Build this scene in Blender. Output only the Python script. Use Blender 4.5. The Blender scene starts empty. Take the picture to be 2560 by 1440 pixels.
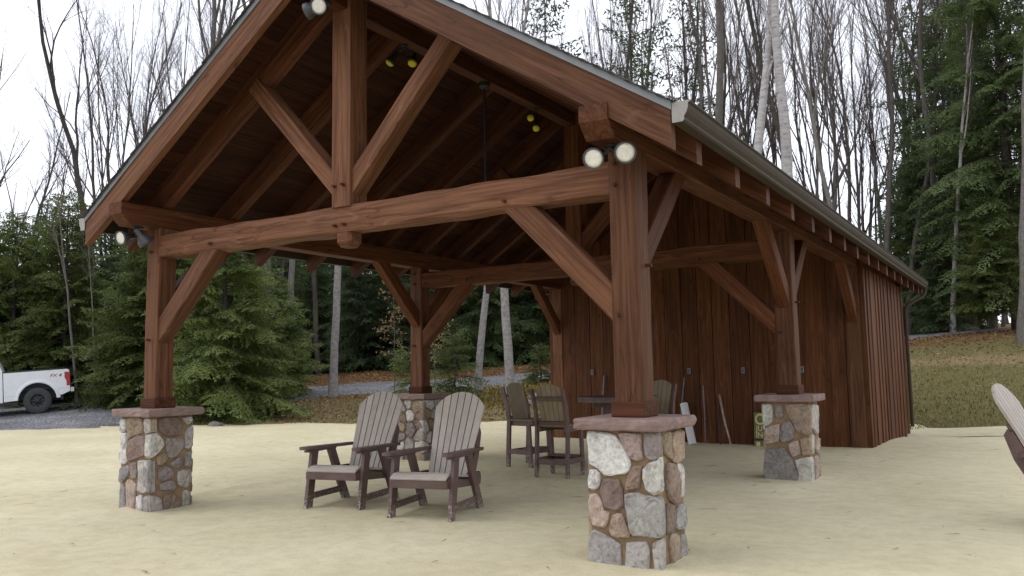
import bpy, math, random
import numpy as np
from mathutils import Vector, Matrix, noise as mnoise

scn = bpy.context.scene
COL = scn.collection
R = math.radians

# ------------------------------------------------------------------ camera
CAM = Vector((9.1315, -6.2892, 1.5466))
_y, _t, _r, F_PX = -0.5607, 0.0979, -0.0171, 2046.95
cF = Vector((math.sin(_y)*math.cos(_t), math.cos(_y)*math.cos(_t), math.sin(_t)))
cR = Vector((math.cos(_y), -math.sin(_y), 0))
cU = cR.cross(cF)
cR2 = cR*math.cos(_r) + cU*math.sin(_r)
cU2 = -cR*math.sin(_r) + cU*math.cos(_r)
cam_data = bpy.data.cameras.new('camera')
cam = bpy.data.objects.new('camera', cam_data)
COL.objects.link(cam)
M = Matrix((cR2, cU2, -cF)).transposed().to_4x4()
M.translation = CAM
cam.matrix_world = M
cam_data.sensor_width = 36
cam_data.lens = F_PX/2560*36
cam_data.clip_start = 0.05
cam_data.clip_end = 800
scn.camera = cam

# ------------------------------------------------------------------ sky, sun, exposure
SUN_EL, SUN_AZ = R(50), R(235)
world = bpy.data.worlds.new('World'); scn.world = world
world.use_nodes = True
wn = world.node_tree.nodes; wl = world.node_tree.links
wn.clear()
w_out = wn.new('ShaderNodeOutputWorld')
w_bg = wn.new('ShaderNodeBackground')
w_sky = wn.new('ShaderNodeTexSky'); w_sky.sky_type = 'NISHITA'
w_sky.sun_disc = False; w_sky.sun_elevation = SUN_EL; w_sky.sun_rotation = SUN_AZ
w_mix = wn.new('ShaderNodeMix'); w_mix.data_type = 'RGBA'
w_mix.inputs[0].default_value = 0.86
w_tc = wn.new('ShaderNodeTexCoord')
w_no = wn.new('ShaderNodeTexNoise'); w_no.inputs['Scale'].default_value = 2.2
w_no.inputs['Detail'].default_value = 4
w_cr = wn.new('ShaderNodeValToRGB')                     # overcast cloud deck, faintly uneven
w_cr.color_ramp.elements[0].position = 0.3; w_cr.color_ramp.elements[0].color = (9.4, 9.7, 10.9, 1)
w_cr.color_ramp.elements[1].position = 0.7; w_cr.color_ramp.elements[1].color = (11.6, 11.8, 12.6, 1)
wl.new(w_tc.outputs['Generated'], w_no.inputs['Vector'])
wl.new(w_no.outputs['Fac'], w_cr.inputs['Fac'])
wl.new(w_sky.outputs['Color'], w_mix.inputs[6])
wl.new(w_cr.outputs['Color'], w_mix.inputs[7])
wl.new(w_mix.outputs[2], w_bg.inputs['Color'])
w_bg.inputs['Strength'].default_value = 0.13
wl.new(w_bg.outputs['Background'], w_out.inputs['Surface'])

sun_data = bpy.data.lights.new('sun', 'SUN'); sun_data.energy = 0.7
sun_data.angle = R(35); sun_data.color = (1.0, 0.96, 0.9)
sun = bpy.data.objects.new('sun', sun_data); COL.objects.link(sun)
# sun direction matched to the sky's rotation (clockwise from +Y)
sd = Vector((math.sin(SUN_AZ)*math.cos(SUN_EL), math.cos(SUN_AZ)*math.cos(SUN_EL), math.sin(SUN_EL)))
sun.rotation_euler = sd.to_track_quat('Z', 'Y').to_euler()

scn.view_settings.view_transform = 'Standard'
scn.view_settings.look = 'None'
scn.view_settings.exposure = 0.12
scn.view_settings.gamma = 1.0
scn.view_settings.use_curve_mapping = False
scn.cycles.max_bounces = 6
scn.cycles.diffuse_bounces = 3
scn.cycles.glossy_bounces = 2
scn.cycles.transmission_bounces = 3

# ------------------------------------------------------------------ materials
def new_mat(name):
    m = bpy.data.materials.new(name); m.use_nodes = True
    nt = m.node_tree
    return m, nt.nodes, nt.links, nt.nodes['Principled BSDF']

def N(n, typ, **kw):
    x = n.new(typ)
    for k, v in kw.items():
        if k.startswith('i_'): x.inputs[k[2:].replace('_', ' ')].default_value = v
        else: setattr(x, k, v)
    return x

def ramp(n, stops):
    r = n.new('ShaderNodeValToRGB'); e = r.color_ramp.elements
    while len(e) < len(stops): e.new(0.5)
    for i, (p, c) in enumerate(stops):
        e[i].position = p; e[i].color = (c[0], c[1], c[2], 1)
    return r

def mixc(n, l, fac, a, b, mode='MIX'):
    m = n.new('ShaderNodeMix'); m.data_type = 'RGBA'; m.blend_type = mode
    for s, v in ((0, fac), (6, a), (7, b)):
        if hasattr(v, 'is_output') or hasattr(v, 'links'): l.new(v, m.inputs[s])
        elif s == 0: m.inputs[0].default_value = v
        else: m.inputs[s].default_value = (v[0], v[1], v[2], 1)
    return m.outputs[2]

def objvec(n, l, scale, jitter=True):
    tc = n.new('ShaderNodeTexCoord'); mp = n.new('ShaderNodeMapping')
    mp.inputs['Scale'].default_value = scale
    l.new(tc.outputs['Object'], mp.inputs['Vector'])
    if jitter:
        oi = n.new('ShaderNodeObjectInfo'); vm = n.new('ShaderNodeVectorMath'); vm.operation = 'SCALE'
        cv = n.new('ShaderNodeCombineXYZ')
        for k in range(3): l.new(oi.outputs['Random'], cv.inputs[k])
        l.new(cv.outputs[0], vm.inputs[0]); vm.inputs['Scale'].default_value = 37.0
        l.new(vm.outputs[0], mp.inputs['Location'])
    return mp.outputs['Vector']

def wood(name, dark, mid, light, rough=0.6, grain=1.0, axis=0, weather=0.35, knots=True, spec=0.12):
    """rough sawn stained timber; grain runs along local axis"""
    m, n, l, b = new_mat(name)
    def sc(long, across):
        s = [across]*3; s[axis] = long; return tuple(s)
    v1 = objvec(n, l, sc(0.9, 26*grain)); v2 = objvec(n, l, sc(0.7, 4.0)); v3 = objvec(n, l, sc(55, 9))
    n1 = N(n, 'ShaderNodeTexNoise', i_Scale=1.0, i_Detail=6.0, i_Roughness=0.62, i_Distortion=0.6); l.new(v1, n1.inputs['Vector'])
    n2 = N(n, 'ShaderNodeTexNoise', i_Scale=1.3, i_Detail=5.0, i_Roughness=0.6); l.new(v2, n2.inputs['Vector'])
    r1 = ramp(n, [(0.28, dark), (0.5, mid), (0.74, light)])
    l.new(n1.outputs['Fac'], r1.inputs['Fac'])
    col = r1.outputs['Color']
    # blotchy weathering, greyed where the stain has faded
    g = [0.5*(sum(light)/3)*1.25]*3
    rw = ramp(n, [(0.46, (0, 0, 0)), (0.72, (1, 1, 1))]); l.new(n2.outputs['Fac'], rw.inputs['Fac'])
    mw = N(n, 'ShaderNodeMath', operation='MULTIPLY'); mw.inputs[1].default_value = weather
    l.new(rw.outputs['Color'], mw.inputs[0])
    col = mixc(n, l, mw.outputs[0], col, (light[0]*1.12, light[1]*1.16, light[2]*1.2))
    rd = ramp(n, [(0.30, (1, 1, 1)), (0.46, (0, 0, 0))]); l.new(n2.outputs['Fac'], rd.inputs['Fac'])
    md = N(n, 'ShaderNodeMath', operation='MULTIPLY'); md.inputs[1].default_value = 0.45
    l.new(rd.outputs['Color'], md.inputs[0])
    col = mixc(n, l, md.outputs[0], col, dark)
    if knots:
        v4 = objvec(n, l, sc(1.3, 4.2))
        vo = N(n, 'ShaderNodeTexVoronoi', i_Scale=1.0); l.new(v4, vo.inputs['Vector'])
        rk = ramp(n, [(0.03, (1, 1, 1)), (0.10, (0, 0, 0))]); l.new(vo.outputs['Distance'], rk.inputs['Fac'])
        mk = N(n, 'ShaderNodeMath', operation='MULTIPLY'); mk.inputs[1].default_value = 0.65
        l.new(rk.outputs['Color'], mk.inputs[0])
        col = mixc(n, l, mk.outputs[0], col, tuple(c*0.35 for c in dark))
    # drying checks: thin dark lines along the grain
    v5 = objvec(n, l, sc(0.45, 5.5))
    n5 = N(n, 'ShaderNodeTexNoise', i_Scale=1.0, i_Detail=2.5, i_Roughness=0.5, i_Distortion=0.3); l.new(v5, n5.inputs['Vector'])
    rc = ramp(n, [(0.490, (0, 0, 0)), (0.4975, (0.5, 0.5, 0.5)), (0.5025, (0.5, 0.5, 0.5)), (0.510, (0, 0, 0))]); l.new(n5.outputs['Fac'], rc.inputs['Fac'])
    col = mixc(n, l, rc.outputs['Color'], col, tuple(c*0.55 for c in dark))
    rl = ramp(n, [(0.56, (0, 0, 0)), (0.575, (0.35, 0.35, 0.35)), (0.60, (0, 0, 0))]); l.new(n5.outputs['Fac'], rl.inputs['Fac'])
    col = mixc(n, l, rl.outputs['Color'], col, (light[0]*1.3, light[1]*1.45, light[2]*1.7))
    oi = n.new('ShaderNodeObjectInfo')
    mr = N(n, 'ShaderNodeMapRange'); mr.inputs['To Min'].default_value = 0.76; mr.inputs['To Max'].default_value = 1.24
    l.new(oi.outputs['Random'], mr.inputs['Value'])
    hs = n.new('ShaderNodeHueSaturation'); l.new(mr.outputs[0], hs.inputs['Value']); l.new(col, hs.inputs['Color'])
    l.new(hs.outputs['Color'], b.inputs['Base Color'])
    n3 = N(n, 'ShaderNodeTexNoise', i_Scale=1.0, i_Detail=2.0); l.new(v3, n3.inputs['Vector'])
    ad = N(n, 'ShaderNodeMath', operation='MULTIPLY_ADD'); l.new(n3.outputs['Fac'], ad.inputs[0]); ad.inputs[1].default_value = 0.5
    l.new(n1.outputs['Fac'], ad.inputs[2])
    bp = N(n, 'ShaderNodeBump', i_Strength=0.45, i_Distance=0.006); l.new(ad.outputs[0], bp.inputs['Height'])
    l.new(bp.outputs['Normal'], b.inputs['Normal'])
    rr = N(n, 'ShaderNodeMapRange'); rr.inputs['To Min'].default_value = rough-0.12; rr.inputs['To Max'].default_value = rough+0.15
    l.new(n2.outputs['Fac'], rr.inputs['Value']); l.new(rr.outputs[0], b.inputs['Roughness'])
    b.inputs['Specular IOR Level'].default_value = spec
    return m

def speck(name, stops, scale=8.0, detail=6.0, rough=0.8, bump=0.3, bdist=0.01, bscale=None, use_obj=True, jitter=True, objcol=False, spec=0.3, vari=0.0):
    """generic mottled surface from layered noise"""
    m, n, l, b = new_mat(name)
    v = objvec(n, l, (1, 1, 1), jitter)
    n1 = N(n, 'ShaderNodeTexNoise', i_Scale=scale, i_Detail=detail, i_Roughness=0.65); l.new(v, n1.inputs['Vector'])
    r1 = ramp(n, stops); l.new(n1.outputs['Fac'], r1.inputs['Fac'])
    col = r1.outputs['Color']
    if objcol:
        oi = n.new('ShaderNodeObjectInfo')
        col = mixc(n, l, 1.0, col, oi.outputs['Color'], 'MULTIPLY')
    if vari:
        oi = n.new('ShaderNodeObjectInfo'); mr = N(n, 'ShaderNodeMapRange')
        mr.inputs['To Min'].default_value = 1-vari; mr.inputs['To Max'].default_value = 1+vari
        l.new(oi.outputs['Random'], mr.inputs['Value'])
        hs = n.new('ShaderNodeHueSaturation'); l.new(mr.outputs[0], hs.inputs['Value']); l.new(col, hs.inputs['Color']); col = hs.outputs['Color']
    l.new(col, b.inputs['Base Color'])
    n2 = N(n, 'ShaderNodeTexNoise', i_Scale=bscale or scale*3, i_Detail=5.0, i_Roughness=0.7); l.new(v, n2.inputs['Vector'])
    bp = N(n, 'ShaderNodeBump', i_Strength=bump, i_Distance=bdist); l.new(n2.outputs['Fac'], bp.inputs['Height'])
    l.new(bp.outputs['Normal'], b.inputs['Normal'])
    b.inputs['Roughness'].default_value = rough
    b.inputs['Specular IOR Level'].default_value = spec
    return m

def plain(name, col, rough=0.5, metal=0.0, spec=0.5, var=0.12, scale=30.0, bump=0.05):
    c = Vector(col)
    m = speck(name, [(0.3, tuple(c*(1-var))), (0.7, tuple(c*(1+var)))], scale=scale, detail=3, rough=rough, bump=bump, bdist=0.003, spec=spec)
    m.node_tree.nodes['Principled BSDF'].inputs['Metallic'].default_value = metal
    return m

MT = {}
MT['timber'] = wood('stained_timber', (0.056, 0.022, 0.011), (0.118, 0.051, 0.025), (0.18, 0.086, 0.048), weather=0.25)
MT['timber_shaded'] = wood('shaded_timber', (0.046, 0.015, 0.006), (0.092, 0.033, 0.014), (0.14, 0.057, 0.025), weather=0.12)  # darker copy of the outer stain; under-roof shade is put into its colour
MT['timber_z'] = MT['timber']
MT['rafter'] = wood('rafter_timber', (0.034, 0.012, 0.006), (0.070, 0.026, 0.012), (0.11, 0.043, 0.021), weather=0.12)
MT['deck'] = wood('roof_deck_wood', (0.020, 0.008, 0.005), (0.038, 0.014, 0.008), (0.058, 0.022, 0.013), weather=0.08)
MT['siding'] = wood('cedar_siding', (0.050, 0.017, 0.007), (0.094, 0.035, 0.014), (0.145, 0.058, 0.024), axis=2, weather=0.12, rough=0.6)
MT['backing'] = plain('dark_backing', (0.03, 0.012, 0.008), 0.9)
MT['peg'] = wood('peg_wood', (0.05, 0.018, 0.01), (0.085, 0.03, 0.016), (0.12, 0.045, 0.025), knots=False, weather=0.0)

def stone_mat():
    m, n, l, b = new_mat('field_stone')
    oi = n.new('ShaderNodeObjectInfo')
    v = objvec(n, l, (1, 1, 1))
    n1 = N(n, 'ShaderNodeTexNoise', i_Scale=7.0, i_Detail=7.0, i_Roughness=0.68, i_Distortion=0.5); l.new(v, n1.inputs['Vector'])
    n2 = N(n, 'ShaderNodeTexNoise', i_Scale=26.0, i_Detail=6.0, i_Roughness=0.7); l.new(v, n2.inputs['Vector'])
    n3 = N(n, 'ShaderNodeTexNoise', i_Scale=4.0, i_Detail=4.0, i_Roughness=0.6); l.new(v, n3.inputs['Vector'])
    r1 = ramp(n, [(0.30, (0.62, 0.60, 0.60)), (0.45, (0.9, 0.89, 0.88)), (0.6, (1.1, 1.09, 1.07)), (0.75, (1.28, 1.27, 1.25))])
    l.new(n1.outputs['Fac'], r1.inputs['Fac'])
    c = mixc(n, l, 1.0, r1.outputs['Color'], oi.outputs['Color'], 'MULTIPLY')
    r2 = ramp(n, [(0.34, (0.6, 0.58, 0.58)), (0.48, (1, 1, 1)), (0.68, (1.18, 1.18, 1.18))]); l.new(n2.outputs['Fac'], r2.inputs['Fac'])
    c = mixc(n, l, 1.0, c, r2.outputs['Color'], 'MULTIPLY')
    r3 = ramp(n, [(0.58, (0, 0, 0)), (0.70, (0.4, 0.4, 0.4))]); l.new(n3.outputs['Fac'], r3.inputs['Fac'])
    c = mixc(n, l, r3.outputs['Color'], c, (0.26, 0.15, 0.09))
    l.new(c, b.inputs['Base Color'])
    ad = N(n, 'ShaderNodeMath', operation='MULTIPLY_ADD'); l.new(n2.outputs['Fac'], ad.inputs[0]); ad.inputs[1].default_value = 0.5
    l.new(n1.outputs['Fac'], ad.inputs[2])
    bp = N(n, 'ShaderNodeBump', i_Strength=0.7, i_Distance=0.018); l.new(ad.outputs[0], bp.inputs['Height']); l.new(bp.outputs['Normal'], b.inputs['Normal'])
    b.inputs['Roughness'].default_value = 0.85; b.inputs['Specular IOR Level'].default_value = 0.25
    return m
MT['stone'] = stone_mat()
MT['mortar'] = speck('brown_mortar', [(0.3, (0.17, 0.11, 0.058)), (0.7, (0.29, 0.20, 0.115))], scale=9, bump=0.6, bdist=0.008, bscale=60, rough=0.95)
MT['cap'] = speck('pink_sandstone', [(0.3, (0.17, 0.115, 0.10)), (0.55, (0.24, 0.168, 0.148)), (0.75, (0.30, 0.22, 0.195))], scale=7, bump=0.5, bdist=0.006, bscale=40, rough=0.85)
MT['gutter'] = plain('gutter_paint', (0.048, 0.038, 0.026), 0.6, spec=.1, var=0.1, scale=5)
MT['gutter_end'] = plain('gutter_end_paint', (0.27, 0.25, 0.23), 0.5, var=0.08)
MT['drip'] = plain('drip_edge_metal', (0.17, 0.185, 0.20), 0.4, var=0.08, scale=6)
MT['shingle'] = speck('asphalt_shingle', [(0.3, (0.035, 0.032, 0.03)), (0.7, (0.085, 0.08, 0.075))], scale=40, bump=0.6, rough=0.95, vari=0.25)
MT['lamp_metal'] = plain('lamp_housing', (0.05, 0.052, 0.058), 0.45, var=0.15)
MT['black_metal'] = plain('black_metal', (0.012, 0.012, 0.014), 0.5)
MT['lens'] = plain('frosted_lens', (0.72, 0.70, 0.63), 0.12, var=0.12, scale=40)
MT['bulb'] = plain('yellow_bulb', (0.62, 0.56, 0.015), 0.35, var=0.06)
MT['outlet'] = plain('grey_outlet', (0.16, 0.165, 0.17), 0.5)
MT['poly_tan'] = speck('tan_poly_lumber', [(0.3, (0.34, 0.295, 0.25)), (0.7, (0.415, 0.365, 0.315))], scale=6, rough=0.55, bump=0.08, bscale=60, bdist=0.003, vari=0.06)
MT['poly_beige'] = speck('beige_poly_lumber', [(0.3, (0.185, 0.14, 0.085)), (0.7, (0.245, 0.19, 0.12))], scale=6, rough=0.55, bump=0.08, bscale=60, bdist=0.003, vari=0.06)
def brown_poly():
    m, n, l, b = new_mat('brown_poly_lumber')
    v = objvec(n, l, (1, 1, 1))
    n1 = N(n, 'ShaderNodeTexNoise', i_Scale=9.0, i_Detail=5.0); l.new(v, n1.inputs['Vector'])
    r1 = ramp(n, [(0.3, (0.075, 0.042, 0.036)), (0.7, (0.12, 0.072, 0.062))]); l.new(n1.outputs['Fac'], r1.inputs['Fac'])
    # dried sand and frost-pale scuffs that cling to the lower legs
    ge = n.new('ShaderNodeNewGeometry'); sx = n.new('ShaderNodeSeparateXYZ'); l.new(ge.outputs['Position'], sx.inputs[0])
    mr = N(n, 'ShaderNodeMapRange'); mr.inputs['From Min'].default_value = 0.34; mr.inputs['From Max'].default_value = 0.0
    l.new(sx.outputs['Z'], mr.inputs['Value'])
    n2 = N(n, 'ShaderNodeTexNoise', i_Scale=38.0, i_Detail=5.0, i_Roughness=0.7); l.new(v, n2.inputs['Vector'])
    ad = N(n, 'ShaderNodeMath', operation='MULTIPLY_ADD'); l.new(mr.outputs[0], ad.inputs[0]); ad.inputs[1].default_value = 0.22; l.new(n2.outputs['Fac'], ad.inputs[2])
    rs = ramp(n, [(0.66, (0, 0, 0)), (0.76, (0.7, 0.7, 0.7))]); l.new(ad.outputs[0], rs.inputs['Fac'])
    c = mixc(n, l, rs.outputs['Color'], r1.outputs['Color'], (0.42, 0.38, 0.33))
    l.new(c, b.inputs['Base Color']); b.inputs['Roughness'].default_value = 0.5
    return m
MT['poly_brown'] = brown_poly()
MT['truck_paint'] = plain('white_truck_paint', (0.72, 0.74, 0.76), 0.22, var=0.03, scale=4, bump=0.0)
MT['glass'] = plain('dark_glass', (0.02, 0.025, 0.03), 0.08)
MT['tyre'] = plain('tyre_rubber', (0.045, 0.05, 0.05), 0.85, var=0.3, scale=20, bump=0.4)
MT['rim'] = plain('black_rim', (0.012, 0.013, 0.016), 0.4)
MT['tail_red'] = plain('tail_light_red', (0.32, 0.012, 0.012), 0.15)
MT['chrome'] = plain('bumper_chrome', (0.45, 0.46, 0.46), 0.25, metal=0.9)
MT['black_plastic'] = plain('black_plastic', (0.02, 0.02, 0.022), 0.6)
MT['decal_red'] = plain('decal_red', (0.30, 0.02, 0.03), 0.5)
MT['decal_black'] = plain('decal_black', (0.03, 0.03, 0.035), 0.5)
MT['white_pvc'] = plain('white_pipe', (0.62, 0.63, 0.62), 0.4, var=0.05)
MT['stick_pale'] = speck('peeled_stick', [(0.3, (0.16, 0.10, 0.07)), (0.6, (0.42, 0.33, 0.27))], scale=14, bump=0.4)
MT['stick_dark'] = speck('dark_stick', [(0.3, (0.02, 0.018, 0.018)), (0.7, (0.07, 0.06, 0.055))], scale=14, bump=0.4)
MT['stick_grey'] = speck('grey_pole', [(0.3, (0.12, 0.12, 0.14)), (0.7, (0.24, 0.23, 0.25))], scale=14, bump=0.2)
MT['sign_green'] = plain('sign_olive', (0.125, 0.122, 0.028), 0.6, var=0.2, scale=12)
MT['sign_cream'] = plain('sign_cream', (0.5, 0.45, 0.22), 0.6)
MT['rock'] = speck('grey_rock', [(0.3, (0.10, 0.095, 0.085)), (0.7, (0.27, 0.26, 0.24))], scale=5, bump=0.6, bdist=0.03)

def bark(name, stops, vscale=(7, 7, 1.6), bump=0.8, moss=0.25):
    m, n, l, b = new_mat(name)
    v = objvec(n, l, vscale); v2 = objvec(n, l, (1, 1, 1))
    n1 = N(n, 'ShaderNodeTexNoise', i_Scale=2.2, i_Detail=6.0, i_Roughness=0.7); l.new(v, n1.inputs['Vector'])
    r1 = ramp(n, stops); l.new(n1.outputs['Fac'], r1.inputs['Fac'])
    n2 = N(n, 'ShaderNodeTexNoise', i_Scale=1.1, i_Detail=5.0, i_Roughness=0.65); l.new(v2, n2.inputs['Vector'])
    rm = ramp(n, [(0.52, (0, 0, 0)), (0.66, (moss, moss, moss))]); l.new(n2.outputs['Fac'], rm.inputs['Fac'])
    c = mixc(n, l, rm.outputs['Color'], r1.outputs['Color'], (0.13, 0.14, 0.06))
    oi = n.new('ShaderNodeObjectInfo'); mr = N(n, 'ShaderNodeMapRange'); mr.inputs['To Min'].default_value = 0.7; mr.inputs['To Max'].default_value = 1.3
    l.new(oi.outputs['Random'], mr.inputs['Value'])
    hs = n.new('ShaderNodeHueSaturation'); l.new(mr.outputs[0], hs.inputs['Value']); l.new(c, hs.inputs['Color'])
    l.new(hs.outputs['Color'], b.inputs['Base Color'])
    bp = N(n, 'ShaderNodeBump', i_Strength=bump, i_Distance=0.03); l.new(n1.outputs['Fac'], bp.inputs['Height']); l.new(bp.outputs['Normal'], b.inputs['Normal'])
    b.inputs['Roughness'].default_value = 0.95; b.inputs['Specular IOR Level'].default_value = 0.15
    return m
MT['bark_dark'] = bark('dark_bark', [(0.3, (0.035, 0.030, 0.027)), (0.7, (0.115, 0.10, 0.09))])
MT['bark_grey'] = bark('grey_bark', [(0.3, (0.075, 0.068, 0.062)), (0.7, (0.19, 0.175, 0.16))])
MT['bark_pale'] = bark('pale_bark', [(0.25, (0.13, 0.115, 0.11)), (0.5, (0.27, 0.25, 0.24)), (0.75, (0.40, 0.375, 0.36))], vscale=(3, 3, 5), moss=0.12, bump=0.4)
MT['bark_birch'] = bark('birch_bark', [(0.30, (0.06, 0.05, 0.045)), (0.42, (0.33, 0.31, 0.30)), (0.7, (0.52, 0.50, 0.49))], vscale=(1.4, 1.4, 4.5), moss=0.1, bump=0.3)
MT['twig'] = bark('twig_bark', [(0.3, (0.09, 0.077, 0.07)), (0.7, (0.19, 0.165, 0.15))], moss=0.0, bump=0.1)

def leafmat(name, a, bcol, c3, scale=1.2, trans=0.12):
    m, n, l, b = new_mat(name)
    ge = n.new('ShaderNodeNewGeometry')
    n1 = N(n, 'ShaderNodeTexNoise', i_Scale=scale, i_Detail=4.0, i_Roughness=0.6); l.new(ge.outputs['Position'], n1.inputs['Vector'])
    md = N(n, 'ShaderNodeMath', operation='MULTIPLY_ADD'); l.new(ge.outputs['Random Per Island'], md.inputs[0]); md.inputs[1].default_value = 0.30
    l.new(n1.outputs['Fac'], md.inputs[2])
    r1 = ramp(n, [(0.42, a), (0.66, bcol), (0.92, c3)]); l.new(md.outputs[0], r1.inputs['Fac'])
    oi = n.new('ShaderNodeObjectInfo'); mr = N(n, 'ShaderNodeMapRange'); mr.inputs['To Min'].default_value = 0.75; mr.inputs['To Max'].default_value = 1.25
    l.new(oi.outputs['Random'], mr.inputs['Value'])
    hs = n.new('ShaderNodeHueSaturation'); l.new(mr.outputs[0], hs.inputs['Value']); l.new(r1.outputs['Color'], hs.inputs['Color'])
    l.new(hs.outputs['Color'], b.inputs['Base Color'])
    b.inputs['Roughness'].default_value = 0.6; b.inputs['Specular IOR Level'].default_value = 0.25
    tr = n.new('ShaderNodeBsdfTranslucent'); l.new(hs.outputs['Color'], tr.inputs['Color'])
    mx = n.new('ShaderNodeMixShader'); mx.inputs[0].default_value = trans
    l.new(b.outputs[0], mx.inputs[1]); l.new(tr.outputs[0], mx.inputs[2])
    l.new(mx.outputs[0], n['Material Output'].inputs['Surface'])
    return m
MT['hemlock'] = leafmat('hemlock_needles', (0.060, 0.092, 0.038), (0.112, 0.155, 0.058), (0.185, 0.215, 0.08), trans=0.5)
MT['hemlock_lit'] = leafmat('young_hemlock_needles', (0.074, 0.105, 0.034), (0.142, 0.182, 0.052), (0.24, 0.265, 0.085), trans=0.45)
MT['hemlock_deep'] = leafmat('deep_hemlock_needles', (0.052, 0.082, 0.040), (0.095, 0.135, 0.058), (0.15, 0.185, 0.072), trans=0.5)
MT['beech_leaf'] = leafmat('dry_beech_leaf', (0.30, 0.17, 0.07), (0.45, 0.29, 0.14), (0.55, 0.40, 0.22), trans=0.3)
MT['grass'] = leafmat('grass_blades', (0.095, 0.085, 0.028), (0.155, 0.14, 0.046), (0.25, 0.21, 0.09), scale=0.6, trans=0.1)
MT['litter'] = leafmat('fallen_leaves', (0.13, 0.07, 0.028), (0.24, 0.135, 0.055), (0.38, 0.26, 0.13), scale=0.5, trans=0.05)
MT['fern'] = leafmat('yellow_ground_cover', (0.16, 0.14, 0.03), (0.25, 0.2, 0.04), (0.36, 0.25, 0.07), scale=1.0, trans=0.1)

def sand_mat():
    m, n, l, b = new_mat('sand')
    ge = n.new('ShaderNodeNewGeometry')
    def nz(s, d, r=0.6):
        x = N(n, 'ShaderNodeTexNoise', i_Scale=s, i_Detail=d, i_Roughness=r); l.new(ge.outputs['Position'], x.inputs['Vector']); return x
    a = nz(0.35, 5); c = nz(5.0, 6, 0.7); d = nz(90, 3, 0.7)
    r1 = ramp(n, [(0.3, (0.51, 0.452, 0.29)), (0.5, (0.575, 0.515, 0.342)), (0.7, (0.63, 0.572, 0.395))]); l.new(a.outputs['Fac'], r1.inputs['Fac'])
    r2 = ramp(n, [(0.3, (0.86, 0.85, 0.83)), (0.55, (1, 1, 1)), (0.75, (1.06, 1.06, 1.06))]); l.new(c.outputs['Fac'], r2.inputs['Fac'])
    col = mixc(n, l, 1.0, r1.outputs['Color'], r2.outputs['Color'], 'MULTIPLY')
    r3 = ramp(n, [(0.28, (0.8, 0.78, 0.75)), (0.42, (1, 1, 1)), (0.7, (1.08, 1.08, 1.08))]); l.new(d.outputs['Fac'], r3.inputs['Fac'])
    col = mixc(n, l, 1.0, col, r3.outputs['Color'], 'MULTIPLY')
    l.new(col, b.inputs['Base Color'])
    ad = N(n, 'ShaderNodeMath', operation='MULTIPLY_ADD'); l.new(d.outputs['Fac'], ad.inputs[0]); ad.inputs[1].default_value = 0.12; l.new(c.outputs['Fac'], ad.inputs[2])
    bp = N(n, 'ShaderNodeBump', i_Strength=0.5, i_Distance=0.035); l.new(ad.outputs[0], bp.inputs['Height']); l.new(bp.outputs['Normal'], b.inputs['Normal'])
    b.inputs['Roughness'].default_value = 0.95; b.inputs['Specular IOR Level'].default_value = 0.15
    return m
MT['sand'] = sand_mat()

def gravel_mat():
    m, n, l, b = new_mat('gravel')
    ge = n.new('ShaderNodeNewGeometry')
    vo = N(n, 'ShaderNodeTexVoronoi', i_Scale=22.0); l.new(ge.outputs['Position'], vo.inputs['Vector'])
    n1 = N(n, 'ShaderNodeTexNoise', i_Scale=0.8, i_Detail=5.0); l.new(ge.outputs['Position'], n1.inputs['Vector'])
    sp = n.new('ShaderNodeSeparateColor'); l.new(vo.outputs['Color'], sp.inputs[0])
    r1 = ramp(n, [(0.0, (0.075, 0.075, 0.08)), (0.5, (0.16, 0.16, 0.172)), (1.0, (0.31, 0.31, 0.325))]); l.new(sp.outputs[0], r1.inputs['Fac'])
    r2 = ramp(n, [(0.35, (0.75, 0.74, 0.72)), (0.65, (1.15, 1.15, 1.15))]); l.new(n1.outputs['Fac'], r2.inputs['Fac'])
    l.new(mixc(n, l, 1.0, r1.outputs['Color'], r2.outputs['Color'], 'MULTIPLY'), b.inputs['Base Color'])
    bp = N(n, 'ShaderNodeBump', i_Strength=0.9, i_Distance=0.03); bp.invert = True; l.new(vo.outputs['Distance'], bp.inputs['Height']); l.new(bp.outputs['Normal'], b.inputs['Normal'])
    b.inputs['Roughness'].default_value = 0.9
    return m
MT['gravel'] = gravel_mat()

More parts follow.
